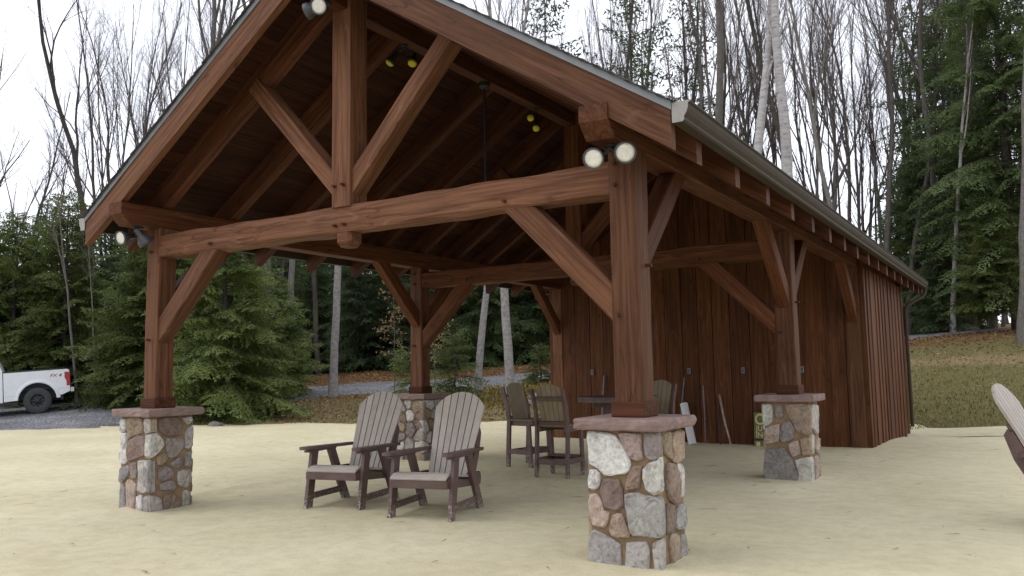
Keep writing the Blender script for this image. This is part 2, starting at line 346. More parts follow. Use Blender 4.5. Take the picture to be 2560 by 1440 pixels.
def ground_mat():
    m, n, l, b = new_mat('forest_floor')
    at = N(n, 'ShaderNodeAttribute', attribute_name='cover')
    sc = n.new('ShaderNodeSeparateColor'); l.new(at.outputs['Color'], sc.inputs[0])
    ge = n.new('ShaderNodeNewGeometry')
    def nz(s, d, r=0.65):
        x = N(n, 'ShaderNodeTexNoise', i_Scale=s, i_Detail=d, i_Roughness=r); l.new(ge.outputs['Position'], x.inputs['Vector']); return x
    a = nz(1.1, 6); c = nz(9.0, 6, 0.75)
    grass = ramp(n, [(0.3, (0.085, 0.074, 0.028)), (0.5, (0.14, 0.122, 0.048)), (0.7, (0.215, 0.18, 0.085))]); l.new(c.outputs['Fac'], grass.inputs['Fac'])
    straw = ramp(n, [(0.3, (0.13, 0.09, 0.045)), (0.5, (0.24, 0.18, 0.095)), (0.7, (0.36, 0.29, 0.17))]); l.new(c.outputs['Fac'], straw.inputs['Fac'])
    leaf = ramp(n, [(0.3, (0.055, 0.033, 0.018)), (0.5, (0.14, 0.078, 0.034)), (0.72, (0.25, 0.15, 0.07))]); l.new(c.outputs['Fac'], leaf.inputs['Fac'])
    def thr(chan):
        ad = N(n, 'ShaderNodeMath', operation='MULTIPLY_ADD'); l.new(a.outputs['Fac'], ad.inputs[0]); ad.inputs[1].default_value = 1.3
        l.new(chan, ad.inputs[2])
        r = ramp(n, [(0.55, (0, 0, 0)), (0.62, (0, 0, 0))]); 
        mr = N(n, 'ShaderNodeMapRange'); mr.inputs['From Min'].default_value = 0.95; mr.inputs['From Max'].default_value = 1.35
        l.new(ad.outputs[0], mr.inputs['Value']); return mr.outputs[0]
    col = mixc(n, l, thr(sc.outputs[0]), grass.outputs['Color'], straw.outputs['Color'])
    col = mixc(n, l, thr(sc.outputs[1]), col, leaf.outputs['Color'])
    l.new(col, b.inputs['Base Color'])
    bp = N(n, 'ShaderNodeBump', i_Strength=1.0, i_Distance=0.06); l.new(c.outputs['Fac'], bp.inputs['Height']); l.new(bp.outputs['Normal'], b.inputs['Normal'])
    b.inputs['Roughness'].default_value = 1.0; b.inputs['Specular IOR Level'].default_value = 0.1
    return m
MT['ground'] = ground_mat()

# ------------------------------------------------------------------ mesh helpers
def fast_mesh(name, V, Fc, mats, smooth=False):
    """V (n,3) array; Fc list of equal-length index arrays or ragged list"""
    me = bpy.data.meshes.new(name)
    V = np.asarray(V, dtype=np.float32)
    if isinstance(Fc, np.ndarray):
        k = Fc.shape[1]; nf = len(Fc); loops = Fc.astype(np.int32).ravel(); starts = np.arange(nf, dtype=np.int32)*k
    else:
        nf = len(Fc); ln = np.array([len(f) for f in Fc], dtype=np.int32)
        loops = np.array([i for f in Fc for i in f], dtype=np.int32); starts = np.concatenate(([0], np.cumsum(ln)[:-1])).astype(np.int32)
    me.vertices.add(len(V)); me.vertices.foreach_set('co', V.ravel())
    me.loops.add(len(loops)); me.loops.foreach_set('vertex_index', loops)
    me.polygons.add(nf); me.polygons.foreach_set('loop_start', starts)
    me.polygons.foreach_set('use_smooth', np.full(nf, bool(smooth), dtype=bool))
    for m in (mats if isinstance(mats, (list, tuple)) else [mats]): me.materials.append(m)
    me.update(calc_edges=True); me.validate()
    return me

def link(name, me, parent=None, loc=None, rot=None, mat4=None):
    o = bpy.data.objects.new(name, me); COL.objects.link(o)
    if parent is not None: o.parent = parent
    if mat4 is not None: o.matrix_basis = mat4
    if loc is not None: o.location = loc
    if rot is not None: o.rotation_euler = rot
    return o

def thing(name, label, cat, loc=(0, 0, 0), rotz=0.0, group=None):
    o = bpy.data.objects.new(name, None); COL.objects.link(o)
    o.empty_display_size = 0.2; o.location = loc; o.rotation_euler = (0, 0, rotz)
    tag(o, label, cat, group); return o

def tag(o, label=None, cat=None, group=None, kind=None):
    if label: o['label'] = label
    if cat: o['category'] = cat
    if group: o['group'] = group
    if kind: o['kind'] = kind
    return o

def copy_tree(o, parent=None):
    c = o.copy(); COL.objects.link(c)
    if parent is not None: c.parent = parent
    for ch in list(o.children): copy_tree(ch, c)
    return c

class MB:
    def __init__(s): s.v = []; s.f = []
    def add(s, V, Fc):
        k = len(s.v); s.v += [tuple(p) for p in V]; s.f += [tuple(i+k for i in f) for f in Fc]; return s
    def box(s, x0, x1, y0, y1, z0, z1, ch=0.0):
        if ch <= 0:
            return s.add([(x0,y0,z0),(x1,y0,z0),(x1,y1,z0),(x0,y1,z0),(x0,y0,z1),(x1,y0,z1),(x1,y1,z1),(x0,y1,z1)],
                         [(3,2,1,0),(4,5,6,7),(0,1,5,4),(1,2,6,5),(2,3,7,6),(3,0,4,7)])
        V = []; c = ch
        for z, q in ((z0, c), (z0+c, 0), (z1-c, 0), (z1, c)):
            V += [(x0+c+q*0,y0+q,z),(x1-c,y0+q,z),(x1-q,y0+c,z),(x1-q,y1-c,z),(x1-c,y1-q,z),(x0+c,y1-q,z),(x0+q,y1-c,z),(x0+q,y0+c,z)]
        Fc = [tuple(reversed(range(8))), tuple(range(24, 32))]
        for r in range(3):
            for i in range(8):
                j = (i+1) % 8; Fc.append((r*8+i, r*8+j, r*8+8+j, r*8+8+i))
        return s.add(V, Fc)
    def prism(s, poly, axis, a, b, ch=0.0):
        """extrude 2D polygon between a and b along axis (0:x with (y,z), 1:y with (x,z), 2:z with (x,y))"""
        n = len(poly)
        area = sum(poly[i][0]*poly[(i+1) % n][1]-poly[(i+1) % n][0]*poly[i][1] for i in range(n))
        if area < 0: poly = list(reversed(poly))
        def pt(p, t):
            return {0: (t, p[0], p[1]), 1: (p[0], t, p[1]), 2: (p[0], p[1], t)}[axis]
        if axis == 1: a, b = b, a       # keep outward normals
        V = [pt(p, a) for p in poly]+[pt(p, b) for p in poly]
        Fc = [tuple(reversed(range(n))), tuple(range(n, 2*n))]+[(i, (i+1) % n, n+(i+1) % n, n+i) for i in range(n)]
        return s.add(V, Fc)
    def tube(s, pts, rad, sides=8, cap=True):
        pts = [Vector(p) for p in pts]; n = len(pts); V = []
        if not hasattr(rad, '__len__'): rad = [rad]*n
        up = Vector((0, 0, 1))
        d0 = (pts[1]-pts[0]).normalized()
        if abs(d0.z) > 0.9: up = Vector((1, 0, 0))
        for i, p in enumerate(pts):
            d = (pts[min(i+1, n-1)]-pts[max(i-1, 0)]).normalized()
            a = d.cross(up).normalized(); b = a.cross(d)
            for k in range(sides):
                t = 2*math.pi*k/sides; V.append(p+a*(rad[i]*math.cos(t))-b*(rad[i]*math.sin(t)))
        Fc = []
        for i in range(n-1):
            for k in range(sides):
                j = (k+1) % sides; Fc.append((i*sides+k, i*sides+j, (i+1)*sides+j, (i+1)*sides+k))
        if cap: Fc += [tuple(reversed(range(sides))), tuple(range((n-1)*sides, n*sides))]
        return s.add(V, Fc)
    def lathe(s, prof, axis_p, axis_d, sides=20, cap=True):
        """profile (r,t) revolved about the axis"""
        P = Vector(axis_p); D = Vector(axis_d).normalized()
        a = D.cross(Vector((0.31, 0.2, 0.93))).normalized(); b = D.cross(a)
        V = []
        for r, t in prof:
            for k in range(sides):
                th = 2*math.pi*k/sides; V.append(P+D*t+a*(r*math.cos(th))+b*(r*math.sin(th)))
        Fc = []
        for i in range(len(prof)-1):
            for k in range(sides):
                j = (k+1) % sides; Fc.append((i*sides+k, i*sides+j, (i+1)*sides+j, (i+1)*sides+k))
        if cap: Fc += [tuple(reversed(range(sides))), tuple(range((len(prof)-1)*sides, len(prof)*sides))]
        return s.add(V, Fc)
    def build(s, name, mat, parent=None, loc=None, rot=None, smooth=False):
        me = fast_mesh(name, s.v, s.f, mat, smooth)
        return link(name, me, parent, loc, rot)

rnd = random.Random(11)
def beam(name, p0, p1, w, h, mat, parent=None, up=(0, 0, 1), wob=0.003, ch=0.008, seg=None, wane=0.0, parent_mat=None):
    """sawn timber from p0 to p1, w across, h in the up direction; local X runs along it"""
    p0 = Vector(p0); p1 = Vector(p1); L = (p1-p0).length; d = (p1-p0)/L
    u = Vector(up); side = u.cross(d)
    if side.length < 1e-4: u = Vector((0, 1, 0)); side = u.cross(d)
    side.normalize(); u = d.cross(side).normalized()
    n = seg or max(2, int(L/0.35)); a, b = w/2, h/2; c = ch
    ph = [rnd.uniform(0, 50) for _ in range(8)]
    V = []
    for i in range(n+1):
        x = L*(i/n-0.5)
        ring = [(-a+c, -b), (a-c, -b), (a, -b+c), (a, b-c), (a-c, b), (-a+c, b), (-a, b-c), (-a, -b+c)]
        for k, (yy, zz) in enumerate(ring):
            j = wob*mnoise.noise((x*2.3+ph[k], ph[k], 0.3)); j2 = wob*mnoise.noise((x*2.3, ph[k], 7.1))
            if wane:
                q = wane*max(0.0, mnoise.noise((x*1.7+ph[(k//2)*2], 3.3, ph[(k//2)*2])))
                yy2 = yy*(1-q); zz2 = zz*(1-q)
            else: yy2, zz2 = yy, zz
            V.append((x, yy2+j, zz2+j2))
    Fc = [tuple(reversed(range(8))), tuple(range(n*8, n*8+8))]
    for i in range(n):
        for k in range(8):
            j = (k+1) % 8; Fc.append((i*8+k, i*8+j, i*8+8+j, i*8+8+k))
    me = fast_mesh(name, V, Fc, mat)
    m = Matrix((d, side, u)).transposed().to_4x4(); m.translation = (p0+p1)/2
    if parent_mat is not None: m = parent_mat.inverted() @ m
    return link(name, me, parent, mat4=m)

# ------------------------------------------------------------------ terrain
W, D1 = 6.3567, 5.1587
EDGE = np.array([(-60,-18),(-40,-6),(-24,3.2),(-17.6,6.9),(-14.4,8.9),(-11.8,10.5),(-8.7,12.4),(-4.7,14.9),(0,16.2),(6.5,16.6),(8.9,17.5),(14,20),(22,25),(40,34),(70,46)], float)
CTRL = np.array([(0,0,-.07),(-1.2,-1,-.05),(W,0,-.01),(W,D1,.02),(3,1,0),(3.3,4.5,.02),(6.6,10.2,-.04),(3,10.2,-.05),(6.6,15.6,-.17),(9,5,.0),(9,-4,0),(-6,6,-.03),(-15,6,-.02),(0,15,-.05),(8.5,16,-.05)], float)
def sdist(X, Y):
    X = np.asarray(X, float); Y = np.asarray(Y, float)
    best = np.full(X.shape, 1e9); sg = np.zeros(X.shape)
    for (x0, y0), (x1, y1) in zip(EDGE[:-1], EDGE[1:]):
        dx, dy = x1-x0, y1-y0; L2 = dx*dx+dy*dy
        t = np.clip(((X-x0)*dx+(Y-y0)*dy)/L2, 0, 1)
        d = np.hypot(X-x0-t*dx, Y-y0-t*dy)
        s = np.sign(dx*(Y-y0)-dy*(X-x0))
        m = d < best; best = np.where(m, d, best); sg = np.where(m, s, sg)
    return best*sg
def height(X, Y):
    X = np.asarray(X, float); Y = np.asarray(Y, float); s = sdist(X, Y)
    num = np.zeros(X.shape); den = np.full(X.shape, 1e-9)
    for cx, cy, cz in CTRL:
        w = 1/((X-cx)**2+(Y-cy)**2+0.6)**1.5; num += w*cz; den += w
    hin = num/den
    slope = np.interp(X, [-24, -17, -8, -4, 8, 20], [.10, .115, .125, .145, .215, .215])
    so = np.maximum(s, 0)
    s1 = np.minimum(so, 13); rise = slope*(s1*s1/(s1+0.7)) + 0.05*np.minimum(np.maximum(so-13, 0), 60)
    und = 0.10*np.sin(X*0.55+1.3)*np.sin(Y*0.47+0.4)*np.clip(so/6, 0, 1)
    return hin*np.exp(-so/4) + rise + und
def hz(x, y): return float(height(np.array([x]), np.array([y]))[0])

def vnoise(X, Y, f, seed=0):
    """cheap smooth value noise on arrays"""
    x = X*f+seed*13.7; y = Y*f+seed*7.3
    xi = np.floor(x); yi = np.floor(y); xf = x-xi; yf = y-yi
    def hsh(a, b):
        q = np.sin(a*127.1+b*311.7+seed*74.7)*43758.5453; return q-np.floor(q)
    u = xf*xf*(3-2*xf); v = yf*yf*(3-2*yf)
    return (hsh(xi, yi)*(1-u)+hsh(xi+1, yi)*u)*(1-v)+(hsh(xi, yi+1)*(1-u)+hsh(xi+1, yi+1)*u)*v

def grid_sheet(name, xs, ys, zf, mat, attr=None, keep=None):
    X, Y = np.meshgrid(xs, ys); Z = zf(X, Y)
    V = np.stack([X.ravel(), Y.ravel(), Z.ravel()], 1); nx = len(xs); ny = len(ys)
    i = np.arange(nx-1); j = np.arange(ny-1); I, J = np.meshgrid(i, j); a = (J*nx+I).ravel()
    Q = np.stack([a, a+1, a+1+nx, a+nx], 1)
    if keep is not None:
        K = keep(X, Y).ravel(); Q = Q[K[Q].any(axis=1)]
        used = np.unique(Q); mp = np.full(len(V), -1); mp[used] = np.arange(len(used)); Q = mp[Q]; V = V[used]
    me = fast_mesh(name, V, Q, mat, smooth=True)
    if attr is not None:
        C = attr(V[:, 0], V[:, 1]); ca = me.color_attributes.new('cover', 'FLOAT_COLOR', 'POINT')
        ca.data.foreach_set('color', C.astype(np.float32).ravel())
    return link(name, me)

ROAD = np.array([(-30,2),(-22,9),(-18.5,13.0),(-15.5,16.3),(-12.8,19.3),(-10.8,21.6),(-8.0,25.0),(-3,29.5),(3,33.5),(7.4,35.6),(14,37.5),(30,42)], float)
def road_d(X, Y):
    best = np.full(np.shape(X), 1e9)
    for (x0, y0), (x1, y1) in zip(ROAD[:-1], ROAD[1:]):
        dx, dy = x1-x0, y1-y0; t = np.clip(((X-x0)*dx+(Y-y0)*dy)/(dx*dx+dy*dy), 0, 1)
        best = np.minimum(best, np.hypot(X-x0-t*dx, Y-y0-t*dy))
    return best
def gravel_mask(X, Y):
    road = np.clip((1.25-road_d(X, Y))/0.8, -1.5, 1)
    s = sdist(X, Y)
    lot = np.clip(np.minimum(np.minimum((s+0.9)/1.2, (6.5-s)/1.0), (-15.8-X)/1.5), -1.5, 1)
    return np.maximum(road, lot)
def cover(X, Y):
    s = sdist(X, Y); right = np.clip((X+3)/8, 0, 1)
    straw = np.where(right > 0.5, np.clip(1-np.abs(s-8)/2.6, 0, 1)*0.75, 0.62) - 0.05
    leaf = np.where(right > 0.5, np.clip((s-10.0)/3, 0, 1)*0.8, np.clip((s-2.0)/5, 0.05, 0.85))
    far = np.clip((s-12)/4, 0, 1); leaf = np.maximum(leaf, far)
    return np.stack([straw, leaf, s*0, s*0+1], 1)

xs = np.unique(np.concatenate([np.arange(-240, -40, 8.0), np.arange(-40, 30, 0.7), np.arange(30, 241, 8.0)]))
ys = np.unique(np.concatenate([np.arange(-60, 4, 4.0), np.arange(4, 50, 0.7), np.arange(50, 301, 8.0)]))
ground = grid_sheet('ground', xs, ys, lambda X, Y: height(X, Y)-0.05*np.clip((0.2-sdist(X, Y))/1.0, 0, 1), MT['ground'], attr=cover)
tag(ground, kind='structure')

def sand_z(X, Y):
    s = sdist(X, Y)
    lip = 0.012+0.016*(vnoise(X, Y, 0.5, 3)-.5)
    e = np.clip((s-0.0+1.1*(vnoise(X, Y, 0.7, 5)-.5)+0.5*(vnoise(X, Y, 2.3, 6)-.5))/0.9, -1, 1)
    z = height(X, Y)+lip-0.11*np.clip(e, 0, 1)
    z += 0.016*(vnoise(X, Y, 1.1, 1)-.5)+0.010*(vnoise(X, Y, 2.9, 2)-.5)
    # low wheel-rut ridge running past the front left pier
    xr = np.interp(Y, [-4, -1.8, -1.1, -.4, .74, 1.86, 2.9, 5], [.15, .04, -.04, -.09, -.3, -.37, -.17, .1])
    q = (X-xr); z += 0.05*np.exp(-(q/0.16)**2)*np.clip(1-np.abs(Y-0.2)/3.6, 0, 1) - 0.03*np.exp(-((q+.35)/0.3)**2)*np.clip(1-np.abs(Y-0.2)/3.6, 0, 1)
    # sand heaped round the piers
    for px, py in ((0, 0), (W, 0), (0, D1), (W, D1)):
        d = np.maximum(np.abs(X-px), np.abs(Y-py)); z += 0.008*np.exp(-((d-.33)/.12)**2)
    # drain strip behind the shed where the ground shows
    dr = np.clip(1-np.abs(Y-14.6-0.25*(vnoise(X, Y, .8, 8)-.5))/0.42, 0, 1)*np.clip((X-5)/1, 0, 1)*np.clip((9.3-X)/0.8, 0, 1)
    z -= 0.16*np.minimum(dr*1.5, 1)
    return z
sx = np.unique(np.concatenate([np.arange(-46, -5, 0.5), np.arange(-5, 11, 0.1), np.arange(11, 30, 0.5)]))
sy = np.unique(np.concatenate([np.arange(-14, -5, 0.5), np.arange(-5, 19, 0.12), np.arange(19, 26, 0.5)]))
sand = grid_sheet('sand', sx, sy, sand_z, MT['sand'], keep=lambda X, Y: sdist(X, Y) < 1.6)
tag(sand, kind='structure')
gx = np.arange(-46, 32, 0.4); gy = np.arange(-14, 46, 0.4)
gravel = grid_sheet('gravel_road', gx, gy,
    lambda X, Y: height(X, Y)+0.03+0.035*np.clip(gravel_mask(X, Y)+0.9*(vnoise(X, Y, 1.1, 4)-.5), -1.6, 0.3)+0.012*(vnoise(X, Y, 3.1, 9)-.5), MT['gravel'],
    keep=lambda X, Y: gravel_mask(X, Y) > -1.45)
tag(gravel, kind='structure')
def sz(x, y): return float(sand_z(np.array([x]), np.array([y]))[0])

# ------------------------------------------------------------------ pavilion
pav = thing('timber_pavilion', 'brown stained timber frame pavilion on stone piers with board sided shed at its rear', 'pavilion')
XO, YF, SLP = 0.6346, -0.62, 0.6494
ZT, ZB = 3.4701, 3.1486                     # rafter tail top and bottom
XM = W/2
def roof_top(x): return ZT+(W/2+XO-abs(x-XM))*SLP
def roof_bot(x): return roof_top(x)-(ZT-ZB)
YEND = 16.15
ROWS = [0.0, D1, 2*D1-0.02]
STONES={'FR':([('w',[-0.287,1.03,-0.137,1.02,-0.047,1.0,0.013,0.93,0.073,0.82,0.063,0.74,0.023,0.71,-0.147,0.69,-0.197,0.74,-0.277,0.77,-0.277,0.89,-0.287,0.95]),
('p',[-0.027,1.03,0.183,1.03,0.173,0.91,0.193,0.83,0.133,0.81,0.073,0.83,0.033,0.92]),
('m',[0.203,1.03,0.353,1.04,0.353,0.9,0.323,0.83,0.243,0.82,0.203,0.86]),
('w',[-0.277,0.73,-0.217,0.73,-0.187,0.7,-0.197,0.6,-0.237,0.57,-0.287,0.58,-0.297,0.64]),
('b',[-0.157,0.66,-0.017,0.66,0.003,0.59,0.013,0.46,-0.047,0.42,-0.157,0.43,-0.187,0.58]),
('b',[0.093,0.77,0.183,0.78,0.153,0.68,0.153,0.6,0.033,0.58,0.023,0.61,0.073,0.73]),
('w',[0.183,0.75,0.233,0.8,0.323,0.82,0.353,0.85,0.383,0.83,0.383,0.67,0.373,0.59,0.273,0.56,0.203,0.6,0.183,0.68]),
('g',[0.023,0.55,0.133,0.57,0.173,0.55,0.253,0.55,0.373,0.53,0.363,0.26,0.343,0.25,0.083,0.24,0.063,0.26,0.043,0.41]),
('k',[-0.287,0.53,-0.217,0.54,-0.167,0.47,-0.167,0.41,-0.117,0.41,-0.127,0.34,-0.157,0.28,-0.267,0.29,-0.287,0.4]),
('t',[-0.087,0.39,0.003,0.4,0.013,0.35,0.063,0.25,0.053,0.22,-0.097,0.22,-0.117,0.26]),
('g',[-0.297,0.2,-0.257,0.26,-0.177,0.23,-0.027,0.17,-0.027,0.02,-0.167,0.0,-0.297,0.02]),
('g',[0.023,0.19,0.193,0.21,0.213,0.14,0.203,0.02,0.113,0.0,0.013,0.01]),
('g',[0.243,0.2,0.363,0.24,0.373,0.2,0.363,0.01,0.323,-0.01,0.253,-0.0,0.243,0.1])],[('t',[-0.17,1.03,0.03,1.02,0.01,0.78,-0.08,0.84,-0.18,0.87]),
('t',[0.05,1.02,0.28,1.02,0.26,0.78,0.11,0.76,0.02,0.78]),
('b',[-0.1,0.78,0.09,0.75,0.16,0.62,0.13,0.46,0.05,0.44,-0.06,0.49,-0.11,0.57]),
('w',[0.13,0.76,0.26,0.73,0.28,0.62,0.25,0.5,0.19,0.47,0.17,0.59]),
('b',[-0.12,0.48,0.04,0.44,0.08,0.39,0.01,0.25,-0.13,0.24,-0.13,0.35]),
('g',[0.12,0.43,0.26,0.42,0.29,0.33,0.28,0.24,0.22,0.21,0.05,0.25]),
('t',[-0.06,0.23,0.12,0.2,0.12,0.02,-0.05,0.0,-0.09,0.17]),
('g',[0.15,0.19,0.25,0.18,0.27,0.1,0.26,0.04,0.13,0.02])]),'FL':([('w',[-0.29,1.02,-0.19,1.02,-0.19,0.89,-0.23,0.85,-0.3,0.86]),
('t',[-0.17,1.02,0.14,1.03,0.15,0.85,-0.0,0.83,-0.13,0.77,-0.15,0.86]),
('w',[0.18,1.03,0.3,1.03,0.31,0.87,0.21,0.85,0.18,0.87]),
('w',[-0.27,0.84,-0.15,0.85,-0.15,0.61,-0.14,0.51,-0.19,0.48,-0.28,0.49,-0.29,0.57,-0.27,0.67]),
('b',[-0.1,0.77,0.04,0.83,0.21,0.82,0.2,0.63,0.19,0.59,-0.11,0.51,-0.14,0.58,-0.14,0.7]),
('g',[-0.28,0.43,-0.11,0.47,-0.09,0.41,-0.14,0.32,-0.23,0.25,-0.29,0.26]),
('m',[-0.09,0.48,0.04,0.51,0.05,0.34,0.0,0.31,-0.06,0.33]),
('g',[0.09,0.53,0.3,0.54,0.3,0.17,0.09,0.17,0.11,0.38]),
('g',[-0.28,0.19,-0.17,0.22,-0.15,-0.1,-0.28,-0.11]),
('k',[-0.16,0.27,-0.08,0.3,0.05,0.25,0.04,0.12,0.02,-0.0,-0.1,-0.05,-0.14,0.01]),
('w',[0.07,0.12,0.17,0.15,0.18,0.03,0.14,-0.02,0.07,-0.0]),
('g',[0.2,0.12,0.3,0.13,0.31,-0.08,0.24,-0.08])],[('t',[-0.31,1.03,-0.22,1.03,-0.22,0.9,-0.31,0.88]),
('w',[-0.33,0.83,-0.22,0.86,-0.14,0.78,-0.11,0.71,-0.15,0.65,-0.28,0.56,-0.33,0.59]),
('g',[-0.32,0.54,-0.26,0.53,-0.26,0.43,-0.23,0.31,-0.22,0.17,-0.32,0.17]),
('b',[-0.2,1.02,0.09,1.03,0.13,0.94,0.1,0.8,-0.08,0.8,-0.18,0.88]),
('w',[0.11,1.02,0.27,1.02,0.27,0.98,0.22,0.92]),
('m',[-0.08,0.78,0.15,0.76,0.16,0.63,-0.01,0.53,-0.05,0.55,-0.09,0.72]),
('g',[0.18,0.84,0.25,0.92,0.28,0.9,0.27,0.69,0.23,0.63,0.17,0.65]),
('t',[-0.2,0.58,-0.08,0.62,-0.05,0.53,-0.14,0.47,-0.2,0.47]),
('m',[-0.03,0.47,0.14,0.56,0.15,0.43,0.08,0.41,-0.01,0.45]),
('g',[0.19,0.58,0.27,0.6,0.27,0.44,0.25,0.41,0.18,0.42]),
('m',[-0.19,0.43,-0.05,0.45,0.03,0.38,0.03,0.31,-0.06,0.29,-0.16,0.28]),
('m',[-0.15,0.25,0.04,0.28,0.06,0.17,-0.02,0.15,-0.15,0.18]),
('g',[0.09,0.37,0.27,0.39,0.26,0.22,0.22,0.15,0.1,0.21]),
('g',[-0.31,0.13,-0.24,0.13,-0.13,0.08,-0.11,-0.03,-0.23,-0.08,-0.3,-0.08]),
('b',[-0.1,0.11,0.04,0.12,0.13,0.05,0.13,-0.05,0.01,-0.04,-0.1,-0.01]),
('g',[0.16,0.13,0.26,0.13,0.26,-0.05,0.17,-0.06])]),'MR':([('w',[-0.297,1.01,-0.167,1.01,-0.177,0.79,-0.217,0.74,-0.297,0.72,-0.307,0.83]),
('m',[-0.127,1.0,-0.037,1.0,-0.027,0.86,-0.067,0.83,-0.137,0.84]),
('t',[-0.017,1.01,0.313,1.02,0.303,0.64,0.223,0.62,0.123,0.68,0.093,0.77]),
('k',[-0.277,0.7,-0.077,0.77,-0.107,0.51,-0.297,0.48,-0.287,0.61]),
('m',[-0.057,0.75,0.043,0.8,0.103,0.68,0.083,0.57,0.033,0.53,-0.077,0.52,-0.087,0.62]),
('k',[0.013,0.49,0.143,0.55,0.173,0.37,0.073,0.32,0.033,0.41]),
('t',[0.163,0.57,0.293,0.59,0.283,0.36,0.193,0.35,0.173,0.47]),
('d',[-0.287,0.37,-0.247,0.42,-0.157,0.44,-0.037,0.44,0.043,0.31,0.113,0.14,0.113,0.04,-0.297,0.01,-0.307,0.23]),
('w',[0.093,0.29,0.193,0.32,0.293,0.34,0.343,0.29,0.333,0.05,0.133,0.04,0.123,0.18,0.103,0.22])],[('w',[-0.179,1.01,0.221,0.99,0.121,0.6,-0.029,0.62,-0.059,0.68,-0.229,0.69]),
('w',[-0.189,0.63,-0.079,0.61,-0.129,0.38,-0.239,0.36]),
('k',[-0.009,0.58,0.191,0.55,0.181,0.43,0.061,0.34,-0.049,0.42]),
('k',[-0.079,0.33,0.131,0.32,0.171,0.18,0.121,0.07,-0.109,0.06])])}
STONE_COL = {'w': [(0.50,0.485,0.455),(0.55,0.535,0.505),(0.46,0.445,0.415)], 'p': [(0.30,0.235,0.205),(0.34,0.265,0.23)], 'm': [(0.235,0.205,0.195),(0.27,0.235,0.22)],
  'b': [(0.20,0.15,0.125),(0.235,0.18,0.145)], 'g': [(0.32,0.305,0.285),(0.37,0.35,0.325),(0.285,0.275,0.262)], 'k': [(0.36,0.285,0.245),(0.40,0.31,0.27)],
  't': [(0.29,0.225,0.165),(0.34,0.265,0.19)], 'd': [(0.215,0.205,0.195)]}
srn = random.Random(5)
def stone_mesh(poly, depth):
    """poly list of (s,z); returns verts in (s, out, z) frame"""
    n0 = len(poly)
    area = sum(poly[i][0]*poly[(i+1) % n0][1]-poly[(i+1) % n0][0]*poly[i][1] for i in range(n0))
    if area < 0: poly = poly[::-1]
    pts = []
    for i in range(n0):
        a = poly[i]; b = poly[(i+1) % n0]; L = math.hypot(b[0]-a[0], b[1]-a[1])
        k = 1 if L < 0.05 else 2 if L < 0.14 else 3
        for t in range(k):
            q = t/k; j = 0.10*L*(srn.random()-.5) if t else 0.0
            nx, ny = (b[1]-a[1])/(L+1e-6), -(b[0]-a[0])/(L+1e-6)
            pts.append((a[0]+(b[0]-a[0])*q+nx*j, a[1]+(b[1]-a[1])*q+ny*j))
    # chaikin pass softens the corners
    sm = []
    for i in range(len(pts)):
        a = pts[i]; p = pts[i-1]; b = pts[(i+1) % len(pts)]
        sm.append((a[0]*.7+(p[0]+b[0])*.15, a[1]*.7+(p[1]+b[1])*.15))
    pts = sm; n = len(pts)
    cx = sum(p[0] for p in pts)/n; cz = sum(p[1] for p in pts)/n
    size = max(max(p[0] for p in pts)-min(p[0] for p in pts), 0.05)
    V = []; ins = min(0.016, size*0.12)
    for sc, dp, jit in ((0, -0.06, 0), (0, depth*0.55, .004), (0.5, depth*0.86, .004), (1.0, depth, .006), (2.6, depth, .008)):
        for (s, z) in pts:
            dx, dz = cx-s, cz-z; L = math.hypot(dx, dz)+1e-6; m = min(ins*sc, L*0.7)
            V.append((s+dx/L*m, dp+srn.uniform(-jit, jit), z+dz/L*m))
    V.append((cx, depth+srn.uniform(-.004, .008), cz)); c = len(V)-1
    Fc = []
    for r in range(4):
        for i in range(n):
            j = (i+1) % n; Fc.append((r*n+i, r*n+j, r*n+n+j, r*n+n+i))
    Fc += [(4*n+i, 4*n+(i+1) % n, c) for i in range(n)]
    return V, Fc
def put_stone(pier, poly, face, q, col, depth):
    V, Fc = stone_mesh(poly, depth)
    if face == 'f': V = [(s, -q-o, z) for s, o, z in V]
    elif face == 'r': V = [(q+o, s, z) for s, o, z in V]
    elif face == 'b': V = [(-s, q+o, z) for s, o, z in V]
    else: V = [(-q-o, -s, z) for s, o, z in V]
    cx = [sum(v[k] for v in V)/len(V) for k in range(3)]
    V = [tuple(v[k]-cx[k] for k in range(3)) for v in V]
    o = link('stone', fast_mesh('stone', V, Fc, MT['stone'], smooth=False), pier, loc=cx)
    c = srn.choice(STONE_COL[col]); j = srn.uniform(.88, 1.12)
    o.color = (c[0]*j, c[1]*j*srn.uniform(.97, 1.03), c[2]*j*srn.uniform(.95, 1.05), 1)
def clip_half(poly, nx, ny, d):
    out = []
    for i in range(len(poly)):
        a, b = poly[i], poly[(i+1) % len(poly)]; fa = a[0]*nx+a[1]*ny-d; fb = b[0]*nx+b[1]*ny-d
        if fa <= 0: out.append(a)
        if (fa < 0) != (fb < 0) and fa != fb:
            t = fa/(fa-fb); out.append((a[0]+(b[0]-a[0])*t, a[1]+(b[1]-a[1])*t))
    return out
